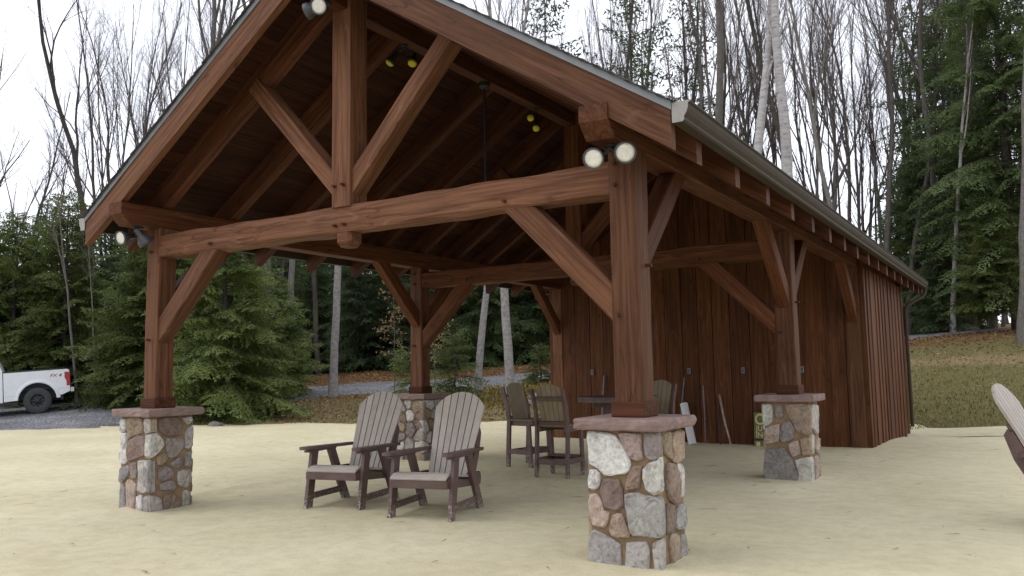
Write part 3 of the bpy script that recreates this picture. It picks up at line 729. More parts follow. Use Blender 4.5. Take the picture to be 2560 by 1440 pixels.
def random_face(q, z0, z1, cols=3, rows=6):
    seeds = []
    for r in range(rows):
        k = cols+srn.choice((-1, 0, 0, 1)) if cols > 2 else cols
        for c in range(k):
            seeds.append((-q+2*q*(c+.5+srn.uniform(-.3, .3))/k, z0+(z1-z0)*(r+.5+srn.uniform(-.33, .33))/rows))
    out = []
    for i, a in enumerate(seeds):
        poly = [(-q-.02, z0), (q+.02, z0), (q+.02, z1), (-q-.02, z1)]
        for j, b in enumerate(seeds):
            if i == j: continue
            nx, ny = b[0]-a[0], b[1]-a[1]; L = math.hypot(nx, ny); nx /= L; ny /= L
            d = (a[0]+b[0])/2*nx+(a[1]+b[1])/2*ny-0.011
            poly = clip_half(poly, nx, ny, d)
            if len(poly) < 3: break
        if len(poly) >= 3: out.append((srn.choice('wgtgwmtb'), [v for p in poly for v in p]))
    return out
PQ = 0.283
def make_pier(X, Y, key):
    zb = -0.30; zt = 1.046
    mb = MB(); 
    # mortar core, faintly uneven
    n = 7; V = []
    for i in range(n+1):
        z = zb+(zt-zb)*i/n
        for sx_, sy_ in ((-1,-1),(0,-1),(1,-1),(1,0),(1,1),(0,1),(-1,1),(-1,0)):
            V.append((sx_*PQ+srn.uniform(-.004,.004), sy_*PQ+srn.uniform(-.004,.004), z))
    Fc = [tuple(reversed(range(8))), tuple(range(n*8, n*8+8))]
    for i in range(n):
        for k in range(8):
            j = (k+1) % 8; Fc.append((i*8+k, i*8+j, i*8+8+j, i*8+8+k))
    pier = mb.add(V, Fc).build('stone_pier', MT['mortar'], pav, loc=(X, Y, 0))
    for fi, face in enumerate('frbl'):
        if key in STONES and fi < 2: data = STONES[key][fi]
        else: data = random_face(PQ-.028 if key in STONES else PQ+.012, -0.06, 1.03)
        for col, fl in data:
            poly = [(fl[i], fl[i+1]) for i in range(0, len(fl), 2)]
            lim = PQ+0.038
            if key in STONES and fi < 2:      # tighter joints
                ms = sum(q_[0] for q_ in poly)/len(poly); mz = sum(q_[1] for q_ in poly)/len(poly)
                poly = [(ms+(s-ms)*1.06, mz+(z-mz)*1.045) for s, z in poly]
            poly = [(max(-lim, min(lim, s)), max(-.12, min(1.043, z))) for s, z in poly]
            # bottom course carries on down into the sand
            poly = [(s, z if z > 0.06 else z-0.08) for s, z in poly]
            put_stone(pier, poly, face, PQ, col, srn.uniform(.024, .042))
    # rough-edged sandstone cap
    c = 0.377; V = []; m = 9
    ring = []
    for (ax_, ay_), (bx_, by_) in zip(((-1,-1),(1,-1),(1,1),(-1,1)), ((1,-1),(1,1),(-1,1),(-1,-1))):
        for t in range(m): ring.append((ax_+(bx_-ax_)*t/m, ay_+(by_-ay_)*t/m))
    for zz, ins, j in ((1.046, .012, .003), (1.060, .0, .007), (1.092, -.002, .008), (1.118, .0, .006), (1.1363, .008, .002)):
        for rx, ry in ring:
            r = c-ins+srn.uniform(-j, j); V.append((rx*r, ry*r, zz))
    n = len(ring); Fc = [tuple(reversed(range(n))), tuple(range(4*n, 5*n))]
    for r in range(4):
        for i in range(n):
            j = (i+1) % n; Fc.append((r*n+i, r*n+j, r*n+n+j, r*n+n+i))
    MB().add(V, Fc).build('pier_cap', MT['cap'], pier)
    return pier
for X, Y, key in ((0, 0, 'FL'), (W, 0, 'FR'), (W, D1, 'MR'), (0, D1, 'ML')): make_pier(X, Y, key)

def peg(parent_o, x, y, z, d=(0, -1, 0), L=0.055):
    """short oak dowel end standing proud of a timber"""
    p = Vector((x, y, z)); dv = Vector(d)
    mb = MB().tube([p-dv*0.02, p+dv*L*rnd.uniform(.75, 1.1)], 0.0165, 7)
    o = mb.build('peg', MT['peg'], parent_o)
    o.matrix_basis = parent_o.matrix_basis.inverted()
    return o

posts = {}
for X in (0, W):
    for r, Y in enumerate(ROWS):
        z0 = 1.1363 if r < 2 else -0.1
        p = beam('post', (X, Y, z0), (X, Y, 3.352), 0.25, 0.25, MT['timber'], pav, up=(0, 1, 0), wob=.008, wane=.05, ch=.012)
        posts[(X > 1, r)] = p
        if r < 2:
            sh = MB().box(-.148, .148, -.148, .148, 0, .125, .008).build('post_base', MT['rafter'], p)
            sh.matrix_basis = p.matrix_basis.inverted() @ Matrix.Translation((X, Y, 1.1375))
ties = []
for r in (0, 1):
    Y = ROWS[r]; TM = MT['timber' if r == 0 else 'timber_shaded']
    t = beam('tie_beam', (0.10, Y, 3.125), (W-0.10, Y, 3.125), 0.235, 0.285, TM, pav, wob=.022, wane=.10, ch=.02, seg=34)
    ties.append(t)
    kp = beam('king_post', (XM, Y, 3.25), (XM, Y, 5.60), 0.262, 0.262, TM, pav, up=(0, 1, 0), wob=.006, wane=.04)
    # octagonal pendant below the tie
    pd = MB()
    V = []; prof = ((2.99, .105, .055), (2.89, .105, .055), (2.835, .07, .04))
    for z, a, c in prof:
        V += [(XM-a+c*.6, Y-a, z), (XM+a-c*.6, Y-a, z), (XM+a, Y-a+c*.6, z), (XM+a, Y+a-c*.6, z), (XM+a-c*.6, Y+a, z), (XM-a+c*.6, Y+a, z), (XM-a, Y+a-c*.6, z), (XM-a, Y-a+c*.6, z)]
    Fc = [tuple(range(8)), tuple(reversed(range(16, 24)))]
    for q in range(2):
        for k in range(8):
            j = (k+1) % 8; Fc.append((q*8+k, q*8+8+k, q*8+8+j, q*8+j))
    o = pd.add(V, Fc).build('pendant', TM, kp); o.matrix_basis = kp.matrix_basis.inverted()
    for s in (-1, 1):
        f = lambda dx: (XM+s*dx, Y, 3.37+1.045*dx)
        beam('king_strut', f(0.06), f(1.42), 0.20, 0.185, TM, pav, wob=.005, wane=.05)
        # tie braces
        X0 = 0 if s < 0 else W
        g = lambda dx: (X0-s*dx, Y-0.012, 1.955+1.0*dx)
        beam('brace', g(0.05), g(1.16), 0.185, 0.225, TM, pav, wob=.005, wane=.05, ch=.012)
    yf = Y-0.131
    for x_, z_ in ((3.10, 3.47), (3.225, 3.475)): peg(kp, x_, yf, z_)
    for x_, z_ in ((3.10, 3.055), (3.225, 3.06), (1.11, 3.06), (5.2, 3.055)): peg(t, x_, Y-.118, z_)
    for X in (0, W):
        pp = posts[(X > 1, r)]
        for z_ in (3.24, 3.06, 1.97): peg(pp, X-0.015 if X < 1 else X-.06, Y-.125, z_)
        peg(pp, X-.125 if X < 1 else X+.125, Y+.03, 2.38, d=(-1 if X < 1 else 1, 0, 0), L=.05)
for X in (0, W):
    # plates run the whole length, their chamfered ends showing past the front posts
    poly = [(-0.513, 3.3465), (-0.638, 3.466), (-0.638, 3.604), (YEND-.05, 3.604), (YEND-.05, 3.3465)]
    V = []; n = 40
    mb = MB()
    def sect(y, zb):
        a, c = .1245, .008
        return [(X-a+c, y, zb), (X+a-c, y, zb), (X+a, y, zb+c), (X+a, y, 3.604-c), (X+a-c, y, 3.604), (X-a+c, y, 3.604), (X-a, y, 3.604-c), (X-a, y, zb+c)]
    ysec = [(-.638, 3.466), (-.513, 3.3465)]+[(-.513+(YEND-.05+.513)*i/n, 3.3465) for i in range(1, n+1)]
    for y, zb in ysec:
        V += [(a+rnd.uniform(-.002, .002), b, c+rnd.uniform(-.002, .002)) for a, b, c in sect(y, zb)]
    Fc = [tuple(range(8)), tuple(reversed(range((len(ysec)-1)*8, len(ysec)*8)))]
    for i in range(len(ysec)-1):
        for k in range(8):
            j = (k+1) % 8; Fc.append((i*8+k, i*8+8+k, i*8+8+j, i*8+j))
    # put the grain along local X
    m = Matrix(((0, -1, 0), (1, 0, 0), (0, 0, 1))).to_4x4(); m.translation = Vector((X, 8, 3.47)); mi = m.inverted()
    V = [tuple(mi @ Vector(v)) for v in V]
    link('plate_beam', fast_mesh('plate_beam', V, Fc, MT['timber_shaded']), pav, mat4=m)
    sX = -1 if X < 1 else 1
    # braces between posts and plate
    for r, sides in ((0, (1,)), (1, (-1, 1)), (2, (-1,))):
        for sg in sides:
            Y = ROWS[r]
            g = lambda d: (X, Y+sg*d, 2.325+0.98*d)
            beam('brace', g(0.05), g(1.16), 0.165, 0.215, MT['timber_shaded'], pav, wob=.005, wane=.05, ch=.012)
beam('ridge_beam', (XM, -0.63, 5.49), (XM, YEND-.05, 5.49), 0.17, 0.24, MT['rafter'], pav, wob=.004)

# rafters: common pairs on both slopes, with the front and rear barge rafters
def slope_box(name, s, ya, yb, x0, x1, ztop, thick, mat, parent=pav, wob=.003, seg=10, grain_x=True, ph=None):
    """piece lying in the roof slope on side s (-1 left, 1 right) between distances x0..x1 from the ridge line, vertical thickness"""
    n = seg; V = []
    for i in range(n+1):
        d = x0+(x1-x0)*i/n; z = ztop(d)
        for y, zz in ((ya, z-thick), (yb, z-thick), (yb, z), (ya, z)):
            V.append((XM+s*d, y+rnd.uniform(-wob, wob), zz+rnd.uniform(-wob, wob)))
    Fc = []
    for i in range(n):
        for k in range(4):
            j = (k+1) % 4; q = (i*4+k, i*4+j, i*4+4+j, i*4+4+k); Fc.append(q if s > 0 else tuple(reversed(q)))
    e0 = (3, 2, 1, 0); e1 = tuple(n*4+k for k in range(4))
    Fc += [e0, e1] if s > 0 else [tuple(reversed(e0)), tuple(reversed(e1))]
    c = Vector((XM+s*(x0+x1)/2, (ya+yb)/2, ztop((x0+x1)/2)-thick/2))
    d = Vector((s, 0, -SLP)).normalized(); side = Vector((0, 1, 0)); u = d.cross(side)
    if u.z < 0: side = -side; u = d.cross(side)
    m = Matrix((d, side, u)).transposed().to_4x4(); m.translation = c
    mi = m.inverted(); V = [tuple(mi @ Vector(v)) for v in V]
    return link(name, fast_mesh(name, V, Fc, mat), parent, mat4=m)
RUN = W/2+XO
rt = lambda d: roof_top(XM+d)
vd = ZT-ZB
nr = 16
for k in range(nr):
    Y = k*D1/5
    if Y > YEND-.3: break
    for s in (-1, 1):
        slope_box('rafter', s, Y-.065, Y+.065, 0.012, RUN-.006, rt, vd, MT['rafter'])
for s in (-1, 1):
    slope_box('barge_rafter', s, YF, YF+.085, 0.004, RUN, rt, vd, MT['timber'], wob=.003, seg=18)
    slope_box('barge_rafter', s, YEND-.085, YEND, 0.004, RUN, rt, vd, MT['timber'], wob=.003)
    # roof deck boards laid along the slope of the ridge
    nb = 26; bw = RUN/nb
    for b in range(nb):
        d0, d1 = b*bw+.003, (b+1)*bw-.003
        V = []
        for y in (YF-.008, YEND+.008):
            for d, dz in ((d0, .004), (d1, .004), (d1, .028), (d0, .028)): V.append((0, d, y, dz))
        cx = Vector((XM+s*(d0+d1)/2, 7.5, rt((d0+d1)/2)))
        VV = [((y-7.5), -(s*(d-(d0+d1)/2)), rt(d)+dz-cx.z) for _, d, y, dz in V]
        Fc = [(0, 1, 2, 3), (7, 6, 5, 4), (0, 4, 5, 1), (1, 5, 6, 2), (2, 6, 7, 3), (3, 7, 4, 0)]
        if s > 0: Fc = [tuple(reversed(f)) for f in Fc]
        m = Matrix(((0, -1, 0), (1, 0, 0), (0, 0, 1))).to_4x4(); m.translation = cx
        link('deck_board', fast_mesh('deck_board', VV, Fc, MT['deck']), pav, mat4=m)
    # shingle courses, each lapping the one below
    nc = 30; cw = (RUN+.03)/nc
    for c in range(nc):
        d0, d1 = c*cw, (c+1)*cw+.05
        if c == nc-1: d1 = RUN+.035
        V = []; segs = 24
        for i in range(segs+1):
            y = YF-.045+(YEND+.09-YF)*i/segs; j = rnd.uniform(-.003, .004)
            for d, dz in ((d0, .030), (d1, .042+j), (d1, .056+j), (d0, .034)):
                V.append((XM+s*d, y+rnd.uniform(-.006, .006)*(i in (0, segs)), rt(d)+dz))
        Fc = []
        for i in range(segs):
            for k in range(4):
                q = (i*4+k, i*4+4+k, i*4+4+(k+1) % 4, i*4+(k+1) % 4); Fc.append(q if s < 0 else tuple(reversed(q)))
        Fc += [(0, 1, 2, 3), tuple(segs*4+k for k in (3, 2, 1, 0))]
        MB().add(V, Fc).build('shingle_course', MT['shingle'], pav)
    for yy in (YF-.016, YEND+.002):
        slope_box('drip_edge', s, yy, yy+.013, 0.0, RUN+.01, lambda d: rt(d)+.050, .075, MT['drip'], wob=0, seg=6)
    # K style gutter
    x0 = RUN+.012
    prof = [(0, 3.492), (0, 3.338), (.082, 3.338), (.094, 3.352), (.092, 3.375), (.112, 3.405), (.124, 3.44), (.126, 3.472), (.140, 3.480), (.140, 3.492), (.130, 3.492), (.118, 3.47), (.104, 3.41), (.082, 3.36), (.010, 3.352), (.008, 3.492)]
    V = []; n = len(prof)
    for y in (YF-.005, YEND+.02):
        V += [(XM+s*(x0+px), y, pz) for px, pz in prof]
    Fc = []
    for k in range(n):
        q = (k, (k+1) % n, n+(k+1) % n, n+k); Fc.append(q if s < 0 else tuple(reversed(q)))
    g = MB().add(V, Fc).build('gutter', MT['gutter'], pav)
    outer = prof[:10]
    for y in (YF-.009, YEND+.02):
        MB().prism([(XM+s*(x0+px), pz) for px, pz in outer], 1, y, y+.004).build('gutter_end_cap', MT['gutter_end'], g)
    # downspout at the rear corner
    xg = XM+s*(x0+.07); xw = XM+s*(W/2+.29)
    ds = MB().tube([(xg, YEND-.12, 3.36), (xg, YEND-.12, 3.24), (xg-s*.06, YEND-.18, 3.12), (xw+s*.05, YEND-.5, 2.92), (xw, YEND-.54, 2.80), (xw, YEND-.54, 0.0)], .042, 10)
    ds.build('downspout', MT['gutter'], g)
    for yk in np.arange(0.2, YEND, 0.8):
        MB().box(min(XM+s*(x0+.004), XM+s*(x0+.128)), max(XM+s*(x0+.004), XM+s*(x0+.128)), yk, yk+.02, 3.474, 3.480).build('gutter_hanger', MT['gutter_end'], g)

# shed: vertical cedar boards over a dark backing
XS0, XS1, YS0, YS1 = -0.215, 6.572, 10.20, 15.60
mbk = MB()
gable = [(XS0+.03, -.3), (XS1-.03, -.3), (XS1-.03, 3.34), (XM+3.1, roof_bot(XM+3.1)+.15), (XM, roof_bot(XM)+.15), (XM-3.1, roof_bot(XM-3.1)+.15), (XS0+.03, 3.34)]
mbk.prism(gable, 1, YS0+.025, YS0+.06); mbk.prism(gable, 1, YS1-.06, YS1-.025)
mbk.box(XS0+.022, XS0+.05, YS0+.06, YS1-.06, -.3, 3.3); mbk.box(XS1-.05, XS1-.022, YS0+.06, YS1-.06, -.3, 3.3)
shed = mbk.build('shed_wall', MT['backing'], pav)
def siding(x, w, z0, z1a, z1b, plane, off, th=.028):
    """one upright board; z1a / z1b are the top heights at its two edges"""
    V = []; nz = 8; c = .004
    for i in range(nz+1):
        t = i/nz
        for u, o in ((-w/2, 0), (w/2, 0), (w/2, th), (-w/2, th)):
            zt_ = z1a if u < 0 else z1b
            V.append((u+rnd.uniform(-.003, .003), -o-off+rnd.uniform(-.002, .002)+(.002*math.sin(t*5+x*9)), z0+(zt_-z0)*t))
    Fc = [(0, 1, 2, 3), tuple(nz*4+k for k in (3, 2, 1, 0))]
    for i in range(nz):
        for k in range(4):
            j = (k+1) % 4; Fc.append((i*4+k, i*4+4+k, i*4+4+j, i*4+j))
    me = fast_mesh('siding_board', V, Fc, MT['siding'])
    if plane == 'f': return link('siding_board', me, shed, loc=(x, YS0+.025, 0))
    if plane == 'b': return link('siding_board', me, shed, loc=(x, YS1-.025, 0), rot=(0, 0, math.pi))
    if plane == 'r': return link('siding_board', me, shed, loc=(XS1-.022, x, 0), rot=(0, 0, math.pi/2))
    return link('siding_board', me, shed, loc=(XS0+.022, x, 0), rot=(0, 0, -math.pi/2))
joints = [XS0, -.10, .09, .45, .82, 1.15, 1.51, 1.88, 2.25, 2.61, 2.98, 3.33, 3.64, 4.0, 4.4, 4.72, 5.10, 5.47, 5.87, 6.20, 6.45, XS1]
def topz(x): return min(roof_bot(x)+.10, 9)
for i, (a, b) in enumerate(zip(joints[:-1], joints[1:])):
    for pl in 'fb':
        aa, bb = (a, b) if pl == 'f' else (b, a)
        siding((a+b)/2, b-a-.014, -.25, topz(aa), topz(bb), pl, .004+.010*(i % 2))
# narrow battens over some of the joints on the right half
for a in (4.72, 5.47, 5.87):
    siding(a, .055, -.25, topz(a)-.02, topz(a)-.02, 'f', .045, .014)
y = YS0; i = 0
while y < YS1-.05:
    w_ = min(rnd.choice((.20, .26, .30)), YS1-y)
    for pl in 'rl': siding(y+w_/2, w_-.014, -.28, 3.33, 3.33, pl, .003+.018*(i % 2))
    y += w_; i += 1
for x_ in (0.87, 3.11, 4.24, 5.39):
    o = MB().box(-.036, .036, -.03, 0, -.062, .062, .008).build('outlet_cover', MT['outlet'], shed, loc=(x_, YS0-.018, 1.43))
    MB().box(-.022, .022, -.006, 0, -.04, .04, .002).build('flap', MT['lamp_metal'], o, loc=(0, -.029, 0))

# ------------------------------------------------------------------ flood lights and fan
def flood(label, mount, heads, group, size=1.0, lens_mat='lens', housing='lamp_metal', bulb=False):
    root = thing('flood_light', label, 'light', mount, 0, group)
    m = Vector(mount)
    MB().lathe([(.062*size, 0), (.062*size, -.012), (.045*size, -.022)], (0, 0, 0.001), (0, 0, 1), 18).build('mount_plate', MT['black_metal'], root, smooth=False)
    for pos, d in heads:
        p = Vector(pos)-m; d = Vector(d).normalized()
        rear = p-d*0.20*size
        h = MB().lathe([(.020*size, -.215*size), (.034*size, -.20*size), (.036*size, -.125*size), (.052*size, -.10*size), (.078*size, -.045*size), (.086*size, -.02*size), (.087*size, .008*size), (.080*size, .009*size), (.077*size, -.012*size), (.02*size, -.014*size)], p, d, 24).build('lamp_head', MT[housing], root, smooth=True)
        if bulb:
            MB().lathe([(.05*size, -.02*size), (.072*size, .005*size), (.068*size, .03*size), (.045*size, .05*size), (.012*size, .058*size)], p, d, 20).build('bulb', MT[lens_mat], h, smooth=True)
        else:
            MB().lathe([(.0765*size, -.012*size), (.074*size, -.004*size), (.045*size, .003*size), (.040*size, .0015*size), (.012*size, .004*size), (.002*size, .0045*size)], p, d, 24).build('lens', MT[lens_mat], h, smooth=True)
        arm = MB().tube([(0, 0, -.018*size), rear*0.5+Vector((0, 0, -.035*size)), rear], .013*size, 8)
        arm.lathe([(.02*size, -.022*size), (.024*size, 0), (.02*size, .022*size)], rear, Vector((d.y, -d.x, 0)), 10)
        arm.build('swivel_arm', MT['black_metal'], root)
    return root
G1 = 'twin flood lights under the beam ends'
flood('twin round flood light below the right front beam end', (W, -.33, 3.345), [((6.285, -.50, 3.205), (.16, -.92, -.36)), ((6.565, -.50, 3.21), (.50, -.78, -.33))], G1)
flood('twin flood light below the left front beam end', (0, -.33, 3.345), [((-.10, -.50, 3.20), (.10, -.85, -.22)), ((0.06, -.26, 3.15), (.1, .6, -.75))], G1)
flood('twin flood light under the gable peak at the top edge', (XM, -.36, 5.368), [((3.06, -.50, 5.25), (-.93, -.25, -.25)), ((3.27, -.55, 5.235), (.40, -.80, -.42))], G1)
G2 = 'yellow bulb lights on the ridge beam'
flood('black spot fixture with two yellow bulbs nearest the king post', (XM-.05, .98, 5.368), [((2.97, .90, 5.17), (-.55, -.25, -.8)), ((3.29, .92, 5.10), (.08, -.42, -.9))], G2, .72, 'bulb', 'black_metal', True)
flood('black spot fixture with yellow bulbs deeper under the ridge', (XM, 3.95, 5.368), [((3.17, 3.80, 5.20), (.2, -.8, -.3)), ((3.23, 3.85, 5.05), (.3, -.6, -.7))], G2, .72, 'bulb', 'black_metal', True)
fan = thing('ceiling_fan', 'black ceiling fan hanging on a long rod from the ridge', 'fan', (XM, D1/2, 5.368))
MB().lathe([(.075, 0), (.075, -.05), (.04, -.085)], (0, 0, 0), (0, 0, 1), 18).build('canopy', MT['black_metal'], fan)
MB().tube([(0, 0, -.06), (0, 0, -1.42)], .016, 10).build('down_rod', MT['black_metal'], fan)
MB().lathe([(.03, -1.38), (.10, -1.43), (.13, -1.48), (.12, -1.55), (.06, -1.60), (.02, -1.62)], (0, 0, 0), (0, 0, 1), 20).build('motor', MT['black_metal'], fan, smooth=True)
for k in range(5):
    a = k*2*math.pi/5+.3
    mb = MB().prism([(.10, -.02), (.2, -.05), (.60, -.062), (.65, -.04), (.65, .04), (.60, .062), (.2, .05), (.10, .02)], 2, -1.515, -1.503)
    mb.build('fan_blade', MT['peg'], fan, rot=(0, 0, a))

# ------------------------------------------------------------------ adirondack chairs
def slat_poly(u0b, u1b, u0t, u1t, vtop, n=4):
    pts = [(u0b, 0), (u1b, 0)]
    for i in range(n+1):
        t = 1-i/n; u = u0t+(u1t-u0t)*t; pts.append((u, vtop(u)))
    return pts
def make_adirondack():
    root = thing('adirondack_chair', 'x', 'chair')
    B, T = MT['poly_brown'], MT['poly_tan']
    for s in (-1, 1):
        x0, x1 = sorted((s*.325, s*.365))
        mb = MB().prism([(0.0, 0), (.125, 0), (.245, .64), (.12, .64)], 0, x0, x1); mb.build('leg', B, root)
        mb = MB().prism([(.80, 0), (.94, 0), (.60, .64), (.46, .64)], 0, x0+.0004, x1-.0004); mb.build('leg', B, root)
        MB().prism([(.10, .095), (.80, .095), (.765, .165), (.115, .165)], 0, *sorted((s*.335, s*.356))).build('stretcher', B, root)
        # seat side rail with rounded rear end
        MB().prism([(.01, .335), (.88, .265), (.935, .275), (.955, .315), (.95, .38), (.92, .41), (.74, .42), (.55, .365), (.4, .385), (.12, .44), (.06, .44), (.01, .415)], 0, *sorted((s*.283, s*.3245))).build('seat_rail', B, root)
        # arm: rounded paddle over a thin support
        ax0, ax1 = s*.275, s*.405
        arm = [(ax0, .98), (ax0, -.02), (ax0+s*.02, -.07), (ax0+s*.05, -.09), (ax1-s*.04, -.09), (ax1-s*.01, -.06), (ax1, -.01), (ax1-s*.005, .3), (ax1-s*.05, .95), (ax1-s*.06, .98)]
        a = MB().prism(arm, 2, .655, .688)
        o = a.build('arm_rest', B, root); o.rotation_euler = (R(-1.5), 0, 0); o.location = (0, 0, .008)
        MB().box(min(s*.31, s*.372), max(s*.31, s*.372), .02, .60, .63, .652).build('arm_support', B, root)
        # tall side panel behind the back
        MB().prism([(.82, .37), (.93, .39), (1.05, .60), (1.12, .82), (1.09, .875), (1.045, .87), (.90, .58)], 0, *sorted((s*.232, s*.27))).build('back_panel', B, root)
    MB().box(-.325, .325, -.015, .018, .335, .415, .004).build('seat_apron', B, root)
    # seat slats: a tilted front slat then level ones dropping to the rear
    prof = [(-.02, .425), (.055, .462), (.14, .472), (.225, .458), (.31, .440), (.395, .425), (.48, .412), (.565, .400), (.65, .39), (.735, .38)]
    for (ya, za), (yb, zb) in zip(prof[:-1], prof[1:]):
        d = math.hypot(yb-ya, zb-za); ang = math.atan2(zb-za, yb-ya)
        w_ = d-.007
        MB().box(-.318, .318, -w_/2, w_/2, -.012, .012, .004).build('seat_slat', T, root, loc=(0, (ya+yb)/2, (za+zb)/2), rot=(ang, 0, 0))
    # fan back
    p0 = Vector((0, .75, .355)); rec = math.atan2(1.23-.75, 1.28-.355)
    L = math.hypot(1.23-.75, 1.28-.355)
    def vt(u): 
        q = min(.995, abs(u)/.325); return L-.30*(1-math.sqrt(1-q*q))
    n = 7; wb, wt = .47/n, .62/n
    for i in range(n):
        b0 = -.235+i*wb+.006; b1 = b0+wb-.012; t0 = -.31+i*wt+.006; t1 = t0+wt-.012
        poly = slat_poly(b0, b1, t0, t1, vt)
        poly[0] = (b0, 0.01*abs(i-3)); poly[1] = (b1, 0.01*abs(i-3))
        # widest about two thirds up, shoulders tapering in above
        mb = MB().prism(poly, 1, -.0125, .0125)
        o = mb.build('back_slat', T, root, loc=p0, rot=(-rec, 0, 0))
    for v, hw in ((.30, .25), (.62, .27)):
        d = Vector((0, math.sin(rec), math.cos(rec))); c = p0+d*v+Vector((0, math.cos(rec), -math.sin(rec)))*.035
        MB().box(-hw, hw, -.018, .018, -.04, .04, .004).build('back_rail', B, root, loc=c, rot=(-rec, 0, 0))
    MB().box(-.283, .283, .90, .935, .29, .385, .003).build('rear_rail', B, root)
    return root
AG = 'tan and brown adirondack chairs on the sand'
ch0 = make_adirondack()
spots = [((2.40, .54), R(12), 'adirondack chair with tan slats nearest the left stone pier'),
         ((3.70, .47), R(13), 'adirondack chair with tan slats beside the right front stone pier'),
         ((10.06, 2.78), R(76), 'adirondack chair cut off by the right edge on open sand')]
for i, ((x, y), a, lab) in enumerate(spots):
    o = ch0 if i == 0 else copy_tree(ch0)
    o.location = (x, y, sz(x, y+.5)-.012); o.rotation_euler = (0, 0, a); o['label'] = lab; o['group'] = AG
    if i == 2: o.scale = (1.03, 1.03, 1.03)

# ------------------------------------------------------------------ bar table and tall chairs
def make_bar_chair():
    root = thing('bar_chair', 'x', 'chair'); B, T = MT['poly_brown'], MT['poly_beige']
    for s in (-1, 1):
        x0, x1 = sorted((s*.225, s*.262))
        MB().prism([(.44, 0), (.51, 0), (.475, .70), (.505, .95), (.60, 1.21), (.585, 1.24), (.545, 1.235), (.44, .95), (.405, .70)], 0, x0, x1).build('leg', B, root)
        MB().prism([(-.02, 0), (.05, 0), (.085, .66), (.015, .66)], 0, x0, x1).build('leg', B, root)
        MB().box(min(s*.226, s*.26), max(s*.226, s*.26), .03, .47, .20, .275, .003).build('foot_rail', B, root)
        MB().box(min(s*.19, s*.2245), max(s*.19, s*.2245), .0, .46, .635, .71, .003).build('seat_rail', B, root)
    MB().box(-.224, .224, -.005, .028, .215, .29, .003).build('foot_rail', B, root)
    MB().box(-.224, .224, .455, .485, .19, .265, .003).build('foot_rail', B, root)
    MB().box(-.224, .224, .005, .185, .276, .296, .003).build('foot_board', B, root)
    MB().box(-.224, .224, -.02, .01, .635, .71, .003).build('seat_apron', B, root)
    for k in range(5):
        MB().box(-.255, .255, -.02+k*.092, .066+k*.092, .712, .734, .004).build('seat_slat', T, root)
    rec = R(14); p0 = Vector((0, .395, .70)); L = .62
    def vt(u):
        q = min(.99, abs(u)/.235); return L-.17*(1-math.sqrt(1-q*q))
    n = 5; wb, wt = .36/n, .41/n
    for i in range(n):
        b0 = -.18+i*wb+.003; b1 = b0+wb-.006; t0 = -.205+i*wt+.003; t1 = t0+wt-.006
        MB().prism(slat_poly(b0, b1, t0, t1, vt), 1, -.010, .010).build('back_slat', T, root, loc=p0, rot=(-rec, 0, 0))
    d = Vector((0, math.sin(rec), math.cos(rec))); nn = Vector((0, math.cos(rec), -math.sin(rec)))
    for v in (.07, .42):
        c = p0+d*v+nn*.028
        MB().prism([(-.262, -.016), (.262, -.016), (.262, .010), (.12, .028), (-.12, .028), (-.262, .010)], 2, -.022, .022).build('back_rail', B, root, loc=c, rot=(-rec, 0, 0))
    return root
BG = 'tall bar chairs round the table'
bc = make_bar_chair()
bspots = [((3.45, 4.19), R(180), 'beige backed bar chair seen from behind at the near side of the table'),
          ((2.62, 4.86), R(82), 'bar chair with dark shaded back on the left of the table'),
          ((3.92, 5.90), R(-8), 'bar chair mostly hidden behind the right front post')]
for i, ((x, y), a, lab) in enumerate(bspots):
    o = bc if i == 0 else copy_tree(bc)
    o.location = (x, y, sz(x, y)-.008); o.rotation_euler = (0, 0, a); o['label'] = lab; o['group'] = BG
tx, ty = 3.72, 5.35
tab = thing('bar_table', 'round brown bar height table behind the right front post', 'table', (tx, ty, sz(tx, ty)-.008))
B = MT['poly_brown']
ring = [(math.cos(2*math.pi*k/24)*.62, math.sin(2*math.pi*k/24)*.62) for k in range(24)]
tp = MB()
for k in range(9):
    a0 = -.62+k*.1378+.002; a1 = a0+.1338
    poly = [p for p in clip_half(clip_half(ring, -1, 0, -a0), 1, 0, a1)]
    MB().prism(poly, 2, 1.035, 1.065).build('top_plank', B, tab)
MB().prism([(p[0]*.985, p[1]*.985) for p in ring], 2, 0.985, 1.034).build('table_rim', B, tab)
for k in range(4):
    a = math.pi/4+k*math.pi/2
    MB().prism([(.10, .98), (.20, .98), (.42, 0), (.32, 0)], 1, -.035, .035).build('leg', B, tab, rot=(0, 0, a))
MB().box(-.42, .42, -.03, .03, .90, .975, .004).build('cross_rail', B, tab, rot=(0, 0, math.pi/4))
MB().box(-.36, .36, -.03, .03, .22, .29, .004).build('cross_rail', B, tab, rot=(0, 0, math.pi/4))
MB().prism([(-.34, .25), (-.27, .25), (.24, .93), (.17, .93)], 1, -.025, .025).build('diagonal_brace', B, tab, rot=(0, 0, math.pi*.75))

